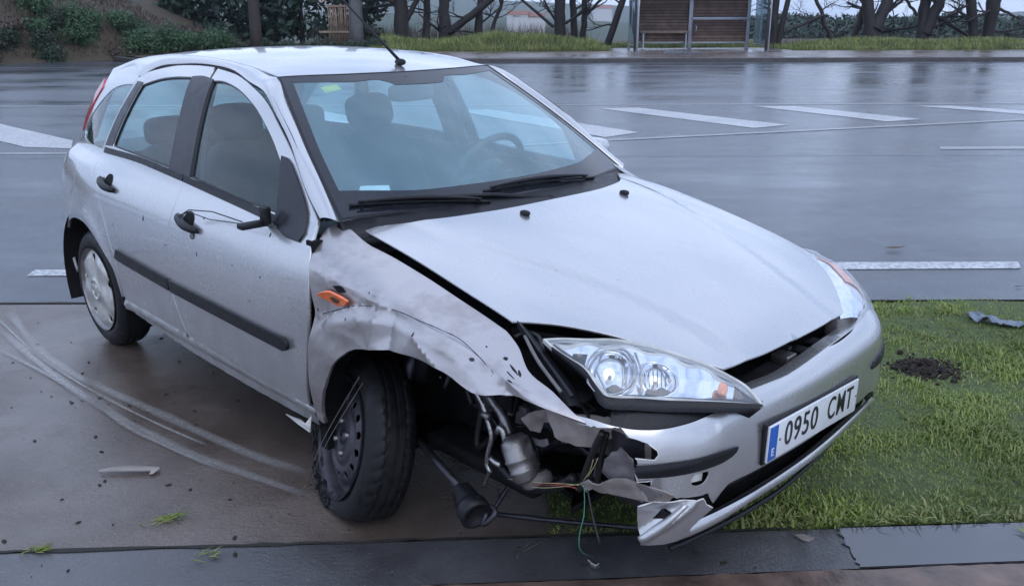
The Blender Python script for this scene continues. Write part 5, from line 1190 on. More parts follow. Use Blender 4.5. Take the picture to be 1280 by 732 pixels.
patch('lamp_panel', zz([hpx(*p) for p in [(918, 482), (943, 500), (930, 502), (915, 500)]]), lambda u, v: tuple(ho(u, v, -.004)), 'dark_metal', hl, step=.02, th=.002, out=hN)
patch('lamp_panel', zz([hpx(*p) for p in [(716, 440), (734, 441), (730, 456), (712, 450)]]), lambda u, v: tuple(ho(u, v, -.006)), 'under_black', hl, step=.02, th=.002, out=hN)
# black skirt of the housing under the lens
up_ = [hpx(*p) for p in [(688, 434), (710, 449), (727.5, 461), (740, 478), (755, 496), (787, 499), (820, 501), (875, 503), (920, 505), (952, 507)]]; dn_ = [hpx(*p) for p in [(690, 436), (709, 451), (725, 464), (738, 480), (751, 503), (785, 509), (820, 511), (875, 512), (920, 513), (945, 512)]]
def unB(p): return Vector((p.x, p.y-SHR*(p.z-.3), p.z))
loft('lamp_skirt', [unB(ho(p.x, p.y, .003)) for p in up_], [unB(ho(p.x, p.y, -.012)) for p in dn_], 3, (.002, -.003, 0), 'black_plastic', hl, .03, (.5, -.8, .1))
# dark mounting parts in the gap between fender and lamp
def lump(name, px, py, x, r, m, parent, k=7, seed=0):
    c = cat(px, py, 0, x); mbx = MB()
    for i in range(k):
        d = Vector((nz3(i*3.1, seed, 0), nz3(i*2.3, seed, 5), nz3(i*1.7, seed, 9)))*r*2.2
        mbx.bbox(c+d-Vector((r*.5, r*.35, r*.3)), c+d+Vector((r*.5, r*.35, r*.3)), r*.08, None)
    return mbx.build(name, m, parent, kind='stuff')
loft('lamp_bracket', [(.20, -.66, .80), (.34, -.70, .74), (.46, -.73, .66)], [(.22, -.62, .74), (.36, -.64, .69), (.48, -.67, .62)], 4, (0, 0, .01), 'black_plastic', car, .02)
pxtube('bracket_rib', [(668, 432, -.66), (690, 462, -.69), (714, 496, -.71)], 0, .006, 'black_plastic', car); pxtube('bracket_rib', [(655, 420, -.66), (672, 452, -.70), (700, 490, -.72)], 0, .005, 'grey_plastic', car)
pxtube('loom', [(642, 422, -.64), (655, 416, -.62), (672, 421, -.62), (678, 440, -.64), (690, 470, -.66)], 0, .007, 'wire_black', car)

# far headlamp, in place
FI = [(.650, .345, .682), (.569, .450, .707), (.472, .566, .728), (.352, .668, .748), (.285, .705, .765)]; FO = [(.655, .480, .612), (.645, .575, .622), (.605, .650, .640), (.515, .720, .675), (.335, .752, .752)]
fi = [cub([0, .25, .5, .75, 1], [p[c] for p in FI]) for c in range(3)]; fo_ = [cub([0, .25, .5, .75, 1], [p[c] for p in FO]) for c in range(3)]
def fls(o_=0):
    def f(s, t):
        a = Vector([g(s) for g in fi]); b_ = Vector([g(s) for g in fo_]); tt = min(1, max(0, t)); p = a.lerp(b_, t)+Vector((.5, .5, .7)).normalized()*(o_+.030*sin(pi*tt)*min(1, (1-s)*4+.1)); return Bd(*p)
    return f
fo = path([(0, 0), (.35, 0), (.7, 0), (1, 0)], [(1, 0), (1, 1)], [(1, 1), (.5, 1.0), (0, 1.0)], [(0, 1.0), (0, 0)], step=.05)
hl2 = patch('headlamp', fo, fls(), 'lens_plastic', car, step=.08, th=.004, out=(1, .5, 1)); patch('reflector_plate', fo, fls(-.016), 'facet_chrome', hl2, step=.1, th=.002, out=(1, .5, 1))
patch('indicator_lens', path([(.52, .35), (.88, .35)], [(.88, .35), (.88, .9)], [(.88, .9), (.52, .9)], [(.52, .9), (.52, .35)], step=.08), fls(-.010), 'amber_bulb', hl2, step=.1, th=.002, out=(1, .5, 1))
MB().bbox((.60, .33, .612), (.645, .43, .668), .006).build('lamp_end', 'grey_plastic', hl2)

# ---- front panel in the open gap between bonnet and bumper
def frontp(x0, x1, z0, z1, y0, y1, m, name, par=car, r=.004): return MB().bbox(Bd(x0, y0, z0), Bd(x1, y1, z1), r).build(name, m, par)
frontp(.50, .68, .575, .59, -.50, .52, 'under_black', 'slam_panel')
for y in (-.30, -.18, -.06, .17, .27): frontp(.575, .655, .592, .606+.004*sin(y*20), y-.035, y+.030, 'black_plastic', 'panel_block')
frontp(.60, .655, .592, .640, -.005, .045, 'dull_metal', 'bonnet_catch'); frontp(.575, .63, .60, .650, .045, .062, 'black_plastic', 'catch_guard'); frontp(.60, .662, .61, .618, -.22, -.02, 'dark_metal', 'catch_rod')
MB().tube([Bd(.655, y, .607+.005*sin(y*9)) for y in [-.46+i*.06 for i in range(16)]], .007, 6).build('front_bar', 'rusty_metal', car)
patch('front_bar_cover', path([(-.50, 0), (.46, 0)], [(.46, 0), (.46, .06)], [(.46, .06), (-.50, .06)], [(-.50, .06), (-.50, 0)], step=.04), lambda y, t: Bd(.665-t*.3-.10*(y/.5)**2, y, .585+t*.5), 'under_black', car, step=.04, th=.004, out=(1, 0, .5))

# ---- insides of the smashed corner
def slab(name, pts, y0, y1, m, parent=car):
    V = [(x, y, z) for y in (y0, y1) for x, z in pts]; n = len(pts); F = [tuple(range(n)), tuple(range(2*n-1, n-1, -1))]+[(i, (i+1) % n, n+(i+1) % n, n+i) for i in range(n)]
    return obj(name, V, F, m, parent, False)
def liner(cx, cz, r, y0, y1, x_, sy, a0=-20, a1=200, name='wheel_housing'):
    V = []; A = [R(a0+(a1-a0)*i/24) for i in range(25)]
    for a in A: V += [(cx+r*cos(a), sy*y0, cz+r*sin(a)), (cx+(r-.03)*cos(a), sy*y1, cz+(r-.03)*sin(a))]
    F = [(2*i, 2*i+1, 2*i+3, 2*i+2) for i in range(24)]; k = len(V); V.append((cx, sy*y1, cz)); F += [(2*i+1, k, 2*i+3) for i in range(24)]
    return obj(name, V, F, 'under_black', car)
liner(0, .30, .385, .815, .50, 0, 1); liner(-2.605, .30, .395, .815, .48, 0, 1); liner(-2.605, .30, .395, .805, .48, 0, -1)
# crushed near housing: wide hollow
V = []; prof_ = [(-.60, .26), (-.585, .42), (-.52, .56), (-.40, .66), (-.2, .70), (0, .715), (.15, .705), (.30, .68), (.46, .665)]
for x, z in prof_: V += [(x, (-.79 if x < .1 else -.79+.35*(x-.1)) if x > -.55 else -.77, z-.015), (x, -.42, z+.01)]
F = [(2*i, 2*i+1, 2*i+3, 2*i+2) for i in range(len(prof_)-1)]; obj('wheel_housing', V, F, 'under_black', car)
slab('engine_wall', [(-.62, .20), (-.60, .70), (.30, .80), (.52, .64), (.50, .40), (.10, .30)], -.40, -.43, 'under_black')
slab('bulkhead', [(-.62, .17), (-.62, .90), (-.58, .90), (-.58, .17)], -.78, .78, 'under_black'); 
patch('engine_cover', path([(-.50, -.66), (.45, -.62)], [(.45, -.62), (.52, -.4), (.55, 0), (.52, .45)], [(.52, .45), (.3, .62), (-.50, .62)], [(-.50, .62), (-.50, -.66)], step=.06), lambda x, y: Bd(x, y, hood0(x, y)-.11), 'under_black', car, step=.08, th=.01, out=(0, 0, 1))
patch('floor_pan', path([(.30, -.52), (.30, .60)], [(.30, .60), (-3.1, .70)], [(-3.1, .70), (-3.1, -.70)], [(-3.1, -.70), (-.62, -.74)], [(-.62, -.74), (.1, -.42), (.30, -.52)], step=.12), lambda x, y: (x, y, .205+.02*sin(x*9)*cos(y*7)), 'under_black', car, step=.15, th=.02, out=(0, 0, -1))
MB().box((.30, -.45, .27), (.62, .62, .30)).box((.50, -.60, .50), (.60, .62, .57)).build('crash_beam', 'dark_metal', car, False)
for sy, x in ((-1, -.585), (1, -.46)):     # sills
    P = [(x, .335), (-1.1, .340), (-1.585, .349), (-2.17, .358)]; Q = [(-2.19, .300), (-1.6, .268), (-1.1, .262), (x-.005, .268)]
    patch('sill', path([Vector(p) for p in P], [P[-1], Q[0]], [Vector(p) for p in Q], [Q[-1], P[0]], step=.025), S_(sy, lambda x, z: -.008+.010*math.exp(-((z-.325)/.015)**2)+(.003*nz3(x*25, z*25, 1) if sy < 0 else 0)), 'silver_paint', car, step=.02, th=.03, out=(0, sy, .1))
sf = patch('sill_flap', zz([(-.755, .262), (-.60, .285), (-.575, .318), (-.59, .262), (-.63, .232), (-.70, .240)]), lambda x, z: (x, -.83-.25*(z-.26)-.02*nz3(x*14, z*14, 3), z), 'pale_edge', car, step=.015, th=.004, out=(0, -1, .3), label='bent white flap hanging at the front end of the sill')
# indicator, knocked loose on the near fender
def fpt(x, z, o): return Vector(Bd(x, -(sideL(x, z)+dent(x, z)+o), z))
il = patch('side_indicator', path([(-.512, .752), (-.44, .775), (-.345, .768)], [(-.345, .768), (-.36, .752), (-.41, .735), (-.445, .736)], [(-.445, .736), (-.512, .752)], step=.01), lambda x, z: tuple(fpt(x, z, .010+.35*(z-.752)+.05*(x+.43))), 'orange_lens', car, step=.010, th=.009, out=(0, -1, .2), lip=.002, label='orange side repeater hanging loose')
patch('indicator_window', path([(-.45, .752), (-.42, .764), (-.385, .761)], [(-.385, .761), (-.41, .745), (-.45, .752)], step=.008), lambda x, z: tuple(fpt(x, z, .0125+.35*(z-.752)+.05*(x+.43))), 'rusty_metal', il, step=.012, th=.002, out=(0, -1, .2))
patch('indicator_hole', path([(-.440, .792), (-.40, .800), (-.375, .785)], [(-.375, .785), (-.41, .778), (-.440, .792)], step=.01), lambda x, z: tuple(fpt(x, z, .002)), 'under_black', fr, step=.012, th=.002, out=(0, -1, .2))
def mark(px, py, w, h, par=fr, surf=None, m='dark_metal', rot=0):
    w *= .75; h *= .75
    # paint chip: a small raised fleck lying on the panel
    d = CMI.to_3x3() @ wray(px, py); p = None; lo, hi = 1.2, 6.0; st = 400; prev = None
    for i in range(st):
        t_ = lo+(hi-lo)*i/st; q = CAMC+d*t_; y = q.y-SHR*(q.z-.3); g_ = y+sideL(q.x, q.z)+dent(q.x, q.z)
        if prev is not None and prev < 0 <= g_ and abs(g_-prev) < .2: p = q; break
        prev = g_
    if p is None: return
    P = [(p.x+(w*cos(a)*cos(rot)-h*sin(a)*sin(rot))*(1+.4*nz3(a*2, px, py)), p.z+(w*cos(a)*sin(rot)+h*sin(a)*cos(rot))*(1+.4*nz3(a*2, px, py))) for a in [i*2*pi/12 for i in range(12)]]
    patch('paint_chip', zz(P), lambda x, z: tuple(fpt(x, z, .0012)), m, par, step=.02, th=.0012, out=(0, -1, .1), lip=.0003)
for q in ((591, 448, .010, .006), (645, 460, .004, .022, .9), (638, 468, .003, .020, 1.1), (650, 466, .005, .012, .5), (633, 447, .012, .006, .2), (516, 417, .003, .008), (552, 470, .006, .003), (462, 365, .003, .005), (397, 386, .003, .008), (636, 476, .012, .004), (610, 432, .004, .003), (431, 398, .002, .006)): mark(*q[:4], rot=q[4] if len(q) > 4 else 0)
for q in ((179, 271, .006, .014, rdR), (256, 271, .005, .006, fdR), (246, 316, .003, .010, fdR), (339, 292, .004, .010, fdR), (141, 279, .004, .004, rdR), (207, 305, .003, .004, rdR), (326, 345, .003, .006, fdR), (311, 375, .003, .004, fdR), (290, 330, .003, .003, fdR), (234, 418, .012, .008, fdR)): mark(*q[:4], par=q[4])

# pipes, canister, hoses and torn wiring
Yp = -.66
pxtube('coolant_pipe', [(593, 488), (602, 505), (608, 525), (613, 545), (609, 564), (607, 580), (612, 590)], Yp, .0075, 'bright_metal', car)
pxtube('pipe_stub', [(612, 572), (617, 577), (624, 581)], Yp-.005, .009, 'bright_metal', car); pxtube('pipe_stub', [(611, 586), (607, 597), (604, 606)], Yp, .006, 'dull_metal', car)
pxtube('coolant_pipe', [(609, 494), (616, 504), (624, 515), (630, 528), (636, 544)], Yp+.03, .013, 'dull_metal', car); pxtube('coolant_pipe', [(621, 540), (624, 533), (628, 540), (631, 555)], Yp+.01, .010, 'bright_metal', car)
pxtube('pipe_clamp', [(603, 517), (610, 521)], Yp-.004, .011, 'dull_metal', car, 10)
a_, b__ = cat(641, 548, 1, Yp), cat(659, 600, 1, Yp); ax_ = (b__-a_); Lc = ax_.length; q_ = ax_.to_track_quat('Z', 'Y').to_matrix().to_4x4()
MB().lathe([(.0001, -.012), (.028, -.010), (.044, .004), (.047, .02), (.047, Lc*.42), (.050, Lc*.45), (.050, Lc*.49), (.046, Lc*.52), (.045, Lc*.70), (.049, Lc*.73), (.046, Lc*.77), (.040, Lc*.95), (.030, Lc*1.02), (.0001, Lc*1.03)], 20, Matrix.Translation(a_) @ q_ @ Matrix.Diagonal((1, .8, 1, 1))).build('canister', 'dull_metal', car, label='dented metal canister hanging in the open corner')
MB().lathe([(.034, Lc*.9), (.045, Lc*1.0), (.044, Lc*1.18), (.03, Lc*1.24), (.0001, Lc*1.25)], 18, Matrix.Translation(a_+Vector((0, .03, 0))) @ q_).build('canister_boot', 'grey_plastic', car)
pxtube('radiator_hose', [(626, 583), (636, 596), (650, 605), (668, 610), (690, 609), (705, 603), (716, 596)], Yp+.01, .014, 'black_plastic', car, 10)
pxtube('radiator_hose', [(752, 540), (742, 560), (730, 590), (722, 612)], Yp+.03, .010, 'wire_black', car)
pxtube('radiator_hose', [(757, 541), (750, 570), (745, 605)], Yp+.05, .008, 'wire_black', car)
sheetpx('metal_bracket', [(648, 523), (661, 516), (674, 517), (690, 520), (688, 530), (678, 535), (668, 532), (664, 545), (656, 540)], -.63, 'torn_plastic', car, .02, 3, tilt=(.5, 0), step=.010)
sheetpx('metal_bracket', [(663, 546), (672, 550), (682, 548), (684, 555), (676, 558), (668, 556)], -.62, 'dull_metal', car, .01, 4, step=.010)
wires = [([(634, 598), (650, 600), (676, 603), (700, 604), (722, 606)], 'wire_yellow'), ([(640, 601), (664, 605), (690, 606), (718, 609)], 'wire_red'), ([(645, 604), (670, 609), (700, 608), (726, 604)], 'wire_yellow'), ([(733, 596), (741, 583), (746, 572)], 'wire_yellow'), ([(728, 600), (736, 588), (740, 574)], 'wire_yellow'), ([(690, 604), (704, 606), (720, 611)], 'wire_red'), ([(736, 590), (744, 596), (752, 585)], 'wire_black')]
for w_, m_ in wires: pxtube('wire', w_, Yp-.01, .0011, m_, car, 5)
g0 = cat(728, 600, 1, -.67); gp = [g0]+[cat(x_, y_, 1, yy) for x_, y_, yy in ((729, 622, -.69), (728, 645, -.72), (723, 665, -.74), (722, 680, -.75))]
gend = cat(741, 706, 2, .012); gp += [cat(726, 690, 1, -.76), gend+Vector((-.02, .02, .008))]
MB().tube(catmull(gp, False, .015), .0014, 5).build('hanging_wire', 'wire_green', car); MB().bbox(gend-Vector((.012, .008, .008)), gend+Vector((.012, .010, .010)), .003).bbox(gend+Vector((-.03, .0, -.006)), gend+Vector((-.008, .012, .006)), .002).build('connector', 'bright_metal', car)
MB().tube(catmull([cat(732, 606, 1, -.66), cat(738, 640, 1, -.68), cat(748, 680, 1, -.70)], False, .02), .003, 5).build('hanging_wire', 'wire_black', car)

# torn-off drive shaft and control arm
d0, d1, d2 = cat(520, 548, 1, -.66), cat(574, 610, 1, -.74), cat(594, 644, 1, -.775)
MB().tube([d0, d1], .012, 12).build('drive_shaft', 'dark_metal', car)
ax_ = d2-d1; Lc = ax_.length; pr_ = [(.014, -.01)]
for i in range(6): h_ = Lc*(.02+.62*i/6); pr_ += [(.020+.013*i/6, h_), (.030+.012*i/6, h_+Lc*.05)]
pr_ += [(.044, Lc*.66), (.047, Lc*.72), (.047, Lc*1.0), (.036, Lc*1.03), (.034, Lc*.92), (.0001, Lc*.92)]
MB().lathe(pr_, 22, Matrix.Translation(d1) @ ax_.to_track_quat('Z', 'Y').to_matrix().to_4x4()).build('shaft_boot', 'black_plastic', car)
pxtube('suspension_arm', [(607, 640, -.76), (603, 655, -.78), (618, 640, -.75), (612, 632, -.74)], 0, .008, 'dark_metal', car)
MB().tube([cat(612, 641, 2, .05), cat(680, 649, 2, .045), cat(745, 655, 2, .04), cat(800, 660, 2, .045)], .008, 6).build('lower_rail', 'dark_metal', car)
MB().tube([cat(640, 598, 2, .16), cat(625, 622, 2, .08), cat(612, 641, 2, .05)], .008, 6).build('tie_bar', 'dark_metal', car)
MB().tube([(-.38, -.50, .60), (-.42, -.62, .30)], .024, 10).tube([(-.38, -.50, .62), (-.385, -.51, .42)], .05, 12).build('strut', 'dark_metal', car)
MB().bbox((-.3, -.58, .22), (.20, -.44, .27), .02).build('subframe', 'under_black', car)
for k in range(26):   # tangle of hoses and plates in the dark of the bay
    c = Vector((random.uniform(-.15, .45), random.uniform(-.56, -.46), random.uniform(.35, .64)))
    if k % 2: MB().tube(catmull([c, c+Vector((random.gauss(0, .1), random.gauss(0, .02), random.gauss(0, .08))), c+Vector((random.gauss(0, .15), random.gauss(0, .03), random.gauss(0, .12)))], False, .02), random.uniform(.005, .013), 7).build('engine_hose', random.choice(('wire_black', 'dark_metal', 'black_plastic')), car)
    else: MB().bbox(c-Vector((.04, .02, .03))*random.uniform(.5, 1.4), c+Vector((.04, .02, .03))*random.uniform(.5, 1.4), .005).build('engine_block_part', random.choice(('dark_metal', 'under_black', 'grey_plastic')), car)

# ---- wheels. Wheel frame: axis = local Y- outward (towards -y); built for the near side
def tyre_mesh(Rr, Wd, rim, flat=0, seg=240):
    hw = Wd/2; prof_ = []     # (radius, y) from outer bead to inner bead; outer face at y=-hw
    sh = Rr-.012
    prof_ = [(rim+.002, -hw+.012), (rim+.010, -hw+.003), (rim+.030, -hw-.003), (rim+.050, -hw-.004), (Rr-.038, -hw+.001), (Rr-.022, -hw+.007), (sh, -hw+.016), (Rr-.004, -hw+.028)]
    grooves = [(-hw+.050), (-.0), (hw-.050)]
    ys = [-hw+.036+i*(2*hw-.072)/26 for i in range(27)]
    for y in ys:
        g_ = min(abs(y-q) for q in grooves); prof_.append((Rr-.0065*(1 if g_ < .005 else 0)-.006*(abs(y)/hw)**4, y))
    prof_ += [(Rr-.004, hw-.028), (sh, hw-.016), (Rr-.022, hw-.007), (rim+.05, hw+.003), (rim+.010, hw-.003), (rim+.002, hw-.012)]
    V = []; n = len(prof_)
    for j in range(seg):
        a = 2*pi*j/seg
        for i, (r, y) in enumerate(prof_):
            rr = r
            if i >= 5 and i <= n-5:
                s_ = (j+int(abs(y)*90)) % 6; 
                if s_ == 0 and abs(y) > hw-.052: rr -= .005*(1 if abs(y) > hw-.046 else .8)*(1 if i not in (5, n-5) else .4)
            V.append((rr*cos(a), y, rr*sin(a)))
    F = [(j*n+i, j*n+i+1, ((j+1) % seg)*n+i+1, ((j+1) % seg)*n+i) for j in range(seg) for i in range(n-1)]
    return V, F
def wheel(center, steer, camber, kind, sy=-1, flat=False):
    """outward axis is local -Y; steer turns about z, camber leans"""
    w = empty('wheel', center, 0); w.parent = car
    w.rotation_euler = (camber if sy < 0 else camber, 0, steer+(0 if sy < 0 else pi))
    rw = .196; V, F = tyre_mesh(.295, .160, rw)
    if flat:
        E_ = Matrix.Rotation(steer, 4, 'Z') @ Matrix.Rotation(camber, 4, 'X'); Ei = E_.inverted(); V2 = []
        for v in V:
            p = E_ @ Vector(v); zl = -center[2]+.004
            if p.z < zl+.05:
                d = zl+.05-p.z; p.z = zl+.05-.05*(1-math.exp(-d/.05)); p += (E_.to_3x3() @ Vector((0, v[1]/.09, 0)))*d*.18
            q = Ei @ p
            r = hypot(v[0], v[2]); 
            if r < .235 and v[1] < 0 and v[2] < -.02 and v[0] < .12: q += Vector((0, -.012*abs(nz3(v[0]*30, v[2]*30, 1)), 0))+Vector((v[0], 0, v[2]))*(.10*nz3(v[0]*25, v[2]*25, 4))
            V2.append(q)
        V = V2
    ty = obj('tyre', V, F, 'tyre_rubber', w, True); ty.modifiers.new('split', 'EDGE_SPLIT').split_angle = R(38)
    ex = Matrix.Rotation(R(90), 4, 'X')     # lathe axis Z -> local -Y
    rimm = 'dull_metal' if kind == 'cap' else 'steel_wheel'
    MB().lathe([(rw+.012, .088), (rw+.010, .078), (rw+.002, .074), (rw-.006, .060), (rw-.014, .030), (rw-.016, -.02), (rw-.004, -.055), (rw+.008, -.085)], 48, ex).build('rim', rimm, w)
    circ = lambda r, cx=0, cy=0, n=40: [Vector((cx+r*cos(2*pi*i/n), cy+r*sin(2*pi*i/n))) for i in range(n)]
    if kind == 'cap':
        R0 = rw+.012; hs = []
        for k in range(5):
            a = 2*pi*k/5+.35; c = Vector((cos(a), sin(a))); n_ = Vector((-sin(a), cos(a)))
            hs.append([c*.135+n_*0, c*.146+n_*.010, c*.168+n_*.022, c*.180+n_*.014, c*.184, c*.180-n_*.014, c*.168-n_*.022, c*.146-n_*.010])
        def cf(u, v):
            r = hypot(u, v); a = math.atan2(v, u); h = .086-.030*sm(.05, .19, r)*0+.012*math.exp(-(r/.07)**2)-.020*sm(.155, R0, r)
            h += .007*cos(5*(a-.35)+pi)*sm(.05, .12, r)*sm(.19, .16, r)+.006*math.exp(-((r-.050)/.008)**2)
            for k in range(5):
                b0 = 2*pi*k/5+.35+pi/5; h -= .010*math.exp(-(((u-.036*cos(b0))/.009)**2+((v-.036*sin(b0))/.009)**2))
            return (u, -h, v)
        cp_ = patch('wheel_cover', circ(R0, n=60), cf, 'hubcap_paint', w, holes=hs, step=.0095, th=.006, out=(0, -1, 0), lip=.001)
        MB().lathe([(.0001, .02), (rw-.02, .03)], 30, ex).build('cover_back', 'under_black', w)
    else:
        hs = [circ(.013, .128*cos(2*pi*k/14), .128*sin(2*pi*k/14), 12) for k in range(14)]
        def sf_(u, v):
            r = hypot(u, v); h = .062+.014*sm(.10, .075, r)-.006*sm(.05, .03, r)+.010*math.exp(-((r-.115)/.018)**2)-.02*sm(.14, .165, r); return (u, -h, v)
        patch('wheel_disc', circ(rw-.012, n=56), sf_, 'steel_wheel', w, holes=hs, step=.0115, th=.006, out=(0, -1, 0), lip=.001)
        for k in range(4):
            a = 2*pi*k/4+.5; MB().lathe([(.0001, .070), (.009, .069), (.011, .060), (.012, .048)], 6, ex @ Matrix.Translation((.054*cos(a), .054*sin(a), .016))).build('wheel_nut', 'dull_metal', w)
        MB().lathe([(.0001, .078), (.022, .076), (.028, .066), (.030, .050)], 20, ex).build('hub_cap', 'dark_metal', w)
        MB().lathe([(.0001, .0), (rw-.02, .0)], 30, ex).build('brake_disc', 'under_black', w)
    return w
wheel((-2.615, -.700, .293), 0, 0, 'cap'); wheel((-2.615, .700, .293), 0, 0, 'cap', 1); wheel((0, .715, .293), R(-6), 0, 'steel', 1)
n_ = Vector((cos(R(-107))*cos(R(14.9)), sin(R(-107))*cos(R(14.9)), sin(R(14.9))))
fc_ = Vector((-.520, -.772, .240))-n_*.0875
wheel(tuple(fc_), R(-17), R(-14.9), 'steel', -1, True)
for k, (p0_, p1_) in enumerate((((448, 470), (378, 610)), ((452, 478), (385, 606)))):
    a_ = cat(*p0_, 1, -.80); b__ = cat(*p1_, 1, -.86); MB().tube(catmull([a_, a_.lerp(b__, .5)+Vector((0, -.03, -.01)), b__], False, .02), .0013, 4).build('loose_wire', 'grey_plastic', car)
mb_ = MB()
E_ = Matrix.Translation(fc_) @ Matrix.Rotation(R(-17), 4, 'Z') @ Matrix.Rotation(R(-14.9), 4, 'X')
for k in range(60):
    a = random.uniform(3.3, 5.0); r = random.uniform(.205, .24); mb_.blob((r*cos(a), -.10+random.uniform(-.004, .008), r*sin(a)), (random.uniform(.004, .014), .004, random.uniform(.003, .010)), .7, 4, 6, E_)
mb_.build('torn_rubber', 'tyre_rubber', car, kind='stuff')

# ---- antenna, wipers
az = roof(-1.235, .045); an = MB().blob(Bd(-1.225, .045, az+.012), (.034, .012, .014), .9).build('antenna', 'black_plastic', rf)
p0_ = Vector(Bd(-1.235, .045, az+.02)); p1_ = p0_+Vector((-.262, -.115, .268)); MB().tube([p0_, p0_.lerp(p1_, .35), p1_], [.0075, .006, .0035], 8).build('antenna_rod', 'black_plastic', an)
def wsp(px, py, o):
    d = CMI.to_3x3() @ wray(px, py); lo = None
    for i in range(900):
        t_ = 2.0+i*.003; q = CAMC+d*t_; y = q.y-SHR*(q.z-.3)
        if q.x < -.2 and q.z-ws(q.x, y)-o < 0: return q
    return CAMC+d*3
def wiper(ptip, pend, ppiv, parent=car):
    P = [wsp(ptip[0]+(pend[0]-ptip[0])*i/16, ptip[1]+(pend[1]-ptip[1])*i/16-3.0*sin(pi*i/16)*1.0, .012) for i in range(17)]
    w = MB().tube(P, .006, 6).build('wiper', 'black_plastic', parent)
    Q = [wsp(ptip[0]+(pend[0]-ptip[0])*(.06+.88*i/16), ptip[1]+(pend[1]-ptip[1])*(.06+.88*i/16)-3-5.0*sin(pi*(.06+.88*i/16)), .030) for i in range(17)]
    b_ = MB().tube(Q, [.004+.0055*sin(pi*i/16) for i in range(17)], 6)
    for k in (1, 5, 11, 15): b_.tube([Q[k], P[k]], .004, 5)
    b_.build('wiper_bridge', 'black_plastic', w)
    m_ = Q[8]; pv = Vector(Bd(*ppiv)); MB().tube([m_, m_.lerp(pv, .55)+Vector((0, 0, .012)), pv], [.006, .009, .013], 7).build('wiper_arm', 'black_plastic', w); MB().lathe([(.016, -.02), (.017, .008), (.010, .016), (.0001, .017)], 14, Matrix.Translation(pv)).build('wiper_pivot', 'black_plastic', w)
wiper((436, 256), (612, 252), (-.36, .06, .945)); wiper((604, 239), (742, 222), (-.50, .60, .925))

# ---- cabin
def seat(x, y, s_=1):
    s = empty('seat', (0, 0, 0)); s.parent = car
    M = Matrix.Translation((x, y, 0))
    MB().blob((0, 0, .43), (.27, .25, .09), .5, M=M).build('cushion', 'interior_cloth', s)
    T = M @ Matrix.Translation((-.24, 0, .46)) @ Matrix.Rotation(R(-17), 4, 'Y')
    MB().blob((0, 0, .30), (.075, .235, .33), .55, M=T, f=lambda v: Vector((v.x+.10*(abs(v.y)/.24)**3*(.5 if v.x > 0 else 0), v.y*(1-.22*sm(.3, .6, v.z)), v.z))).build('backrest', 'interior_cloth', s)
    h = MB().blob((0.01, 0, .70), (.055, .125, .085), .6, M=T).build('headrest', 'interior_cloth', s); MB().tube([T @ Vector((0, -.05, .58)), T @ Vector((0, -.05, .68))], .006, 6).tube([T @ Vector((0, .05, .58)), T @ Vector((0, .05, .68))], .006, 6).build('headrest_post', 'dull_metal', h)
seat(-1.42, -.36); seat(-1.42, .36)
rs = MB().blob((-2.15, 0, .46), (.26, .62, .10), .4).build('rear_seat', 'interior_cloth', car); MB().blob((-2.42, 0, .72), (.08, .60, .30), .4, M=Matrix.Translation((-2.4, 0, .7)) @ Matrix.Rotation(R(-18), 4, 'Y') @ Matrix.Translation((2.4, 0, -.7))).build('rear_backrest', 'interior_cloth', rs)
for y in (-.38, .38): MB().blob((-2.50, y, 1.045), (.045, .12, .07), .6).build('headrest', 'interior_cloth', rs)
patch('parcel_shelf', rect(-3.05, -.58, -2.55, .58), lambda x, y: (x, y, .955), 'interior_plastic', car, step=.2, th=.02, out=(0, 0, 1))
patch('dashboard', path([(-.56, -.70), (-.46, -.4), (-.43, 0), (-.46, .4), (-.56, .70)], [(-.56, .70), (-.90, .68)], [(-.90, .68), (-.95, 0), (-.90, -.68)], [(-.90, -.68), (-.56, -.70)], step=.05), lambda x, y: (x, y, .895+.02*math.exp(-((y-.36)/.2)**2-((x+.85)/.1)**2)-.03*sm(-.8, -.95, x)), 'interior_plastic', car, step=.05, th=.28, out=(0, 0, 1))
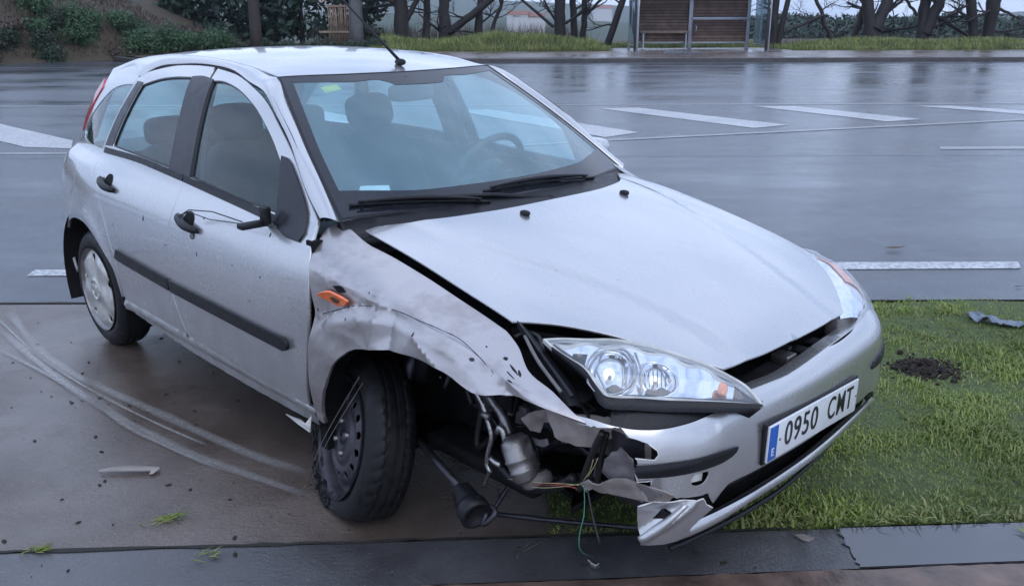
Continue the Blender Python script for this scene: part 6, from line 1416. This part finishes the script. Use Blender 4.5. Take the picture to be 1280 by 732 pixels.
sw = MB(); C0 = Vector((-1.00, .36, .93)); Tq = Matrix.Translation(C0) @ Matrix.Rotation(R(-62), 4, 'Y')
sw.tube([Tq @ Vector((.185*cos(a), .185*sin(a), 0)) for a in [i*2*pi/36 for i in range(36)]], .016, 10, False, True)
so = sw.build('steering_wheel', 'interior_plastic', car)
MB().blob((0, 0, -.01), (.07, .075, .03), .6, M=Tq).tube([Tq @ Vector((-.02, .06, 0)), Tq @ Vector((-.02, .18, 0))], .014, 8).tube([Tq @ Vector((-.02, -.06, 0)), Tq @ Vector((-.02, -.18, 0))], .014, 8).build('wheel_hub', 'interior_plastic', so)
MB().blob((-1.05, 0.0, 1.29), (.02, .11, .035), .5).tube([(-1.05, 0, 1.29), (-1.09, 0, 1.345)], .01, 6).build('rear_mirror', 'interior_plastic', car)
patch('roof_lining', path([(-1.25, -.49), (-1.17, 0), (-1.25, .49)], [(-1.25, .49), (-2.85, .44)], [(-2.85, .44), (-2.85, -.44)], [(-2.85, -.44), (-1.25, -.49)], step=.08), lambda x, y: Bd(x, y, roof(x, y)-.035), 'headliner', car, step=.12, th=.01, out=(0, 0, -1))
for sy in (-1, 1):   # inner pillars and door cards so the cabin is closed
    loft('pillar_trim', [(-1.53, sy*.70, .96), (-1.58, sy*.64, 1.15), (-1.63, sy*.55, 1.36)], [(-1.70, sy*.70, .96), (-1.73, sy*.64, 1.15), (-1.78, sy*.55, 1.36)], 3, (0, -sy*.01, 0), 'interior_plastic', car, .02, (0, -sy, 0))
    patch('door_card', path([(-.66, .36), (-.66, .90)], [(-.66, .90), (-1.5, .95), (-2.45, .97)], [(-2.45, .97), (-2.15, .5), (-2.1, .36)], [(-2.1, .36), (-.66, .36)], step=.08), lambda x, z: (x, sy*(side0(x, z)-.06), z), 'interior_plastic', car, step=.12, th=.01, out=(0, -sy, 0))
    MB().tube([(-1.6, sy*.60, 1.22), (-1.56, sy*.68, .95), (-1.5, sy*.70, .6)], .018, 4).build('seat_belt', 'interior_cloth', car)
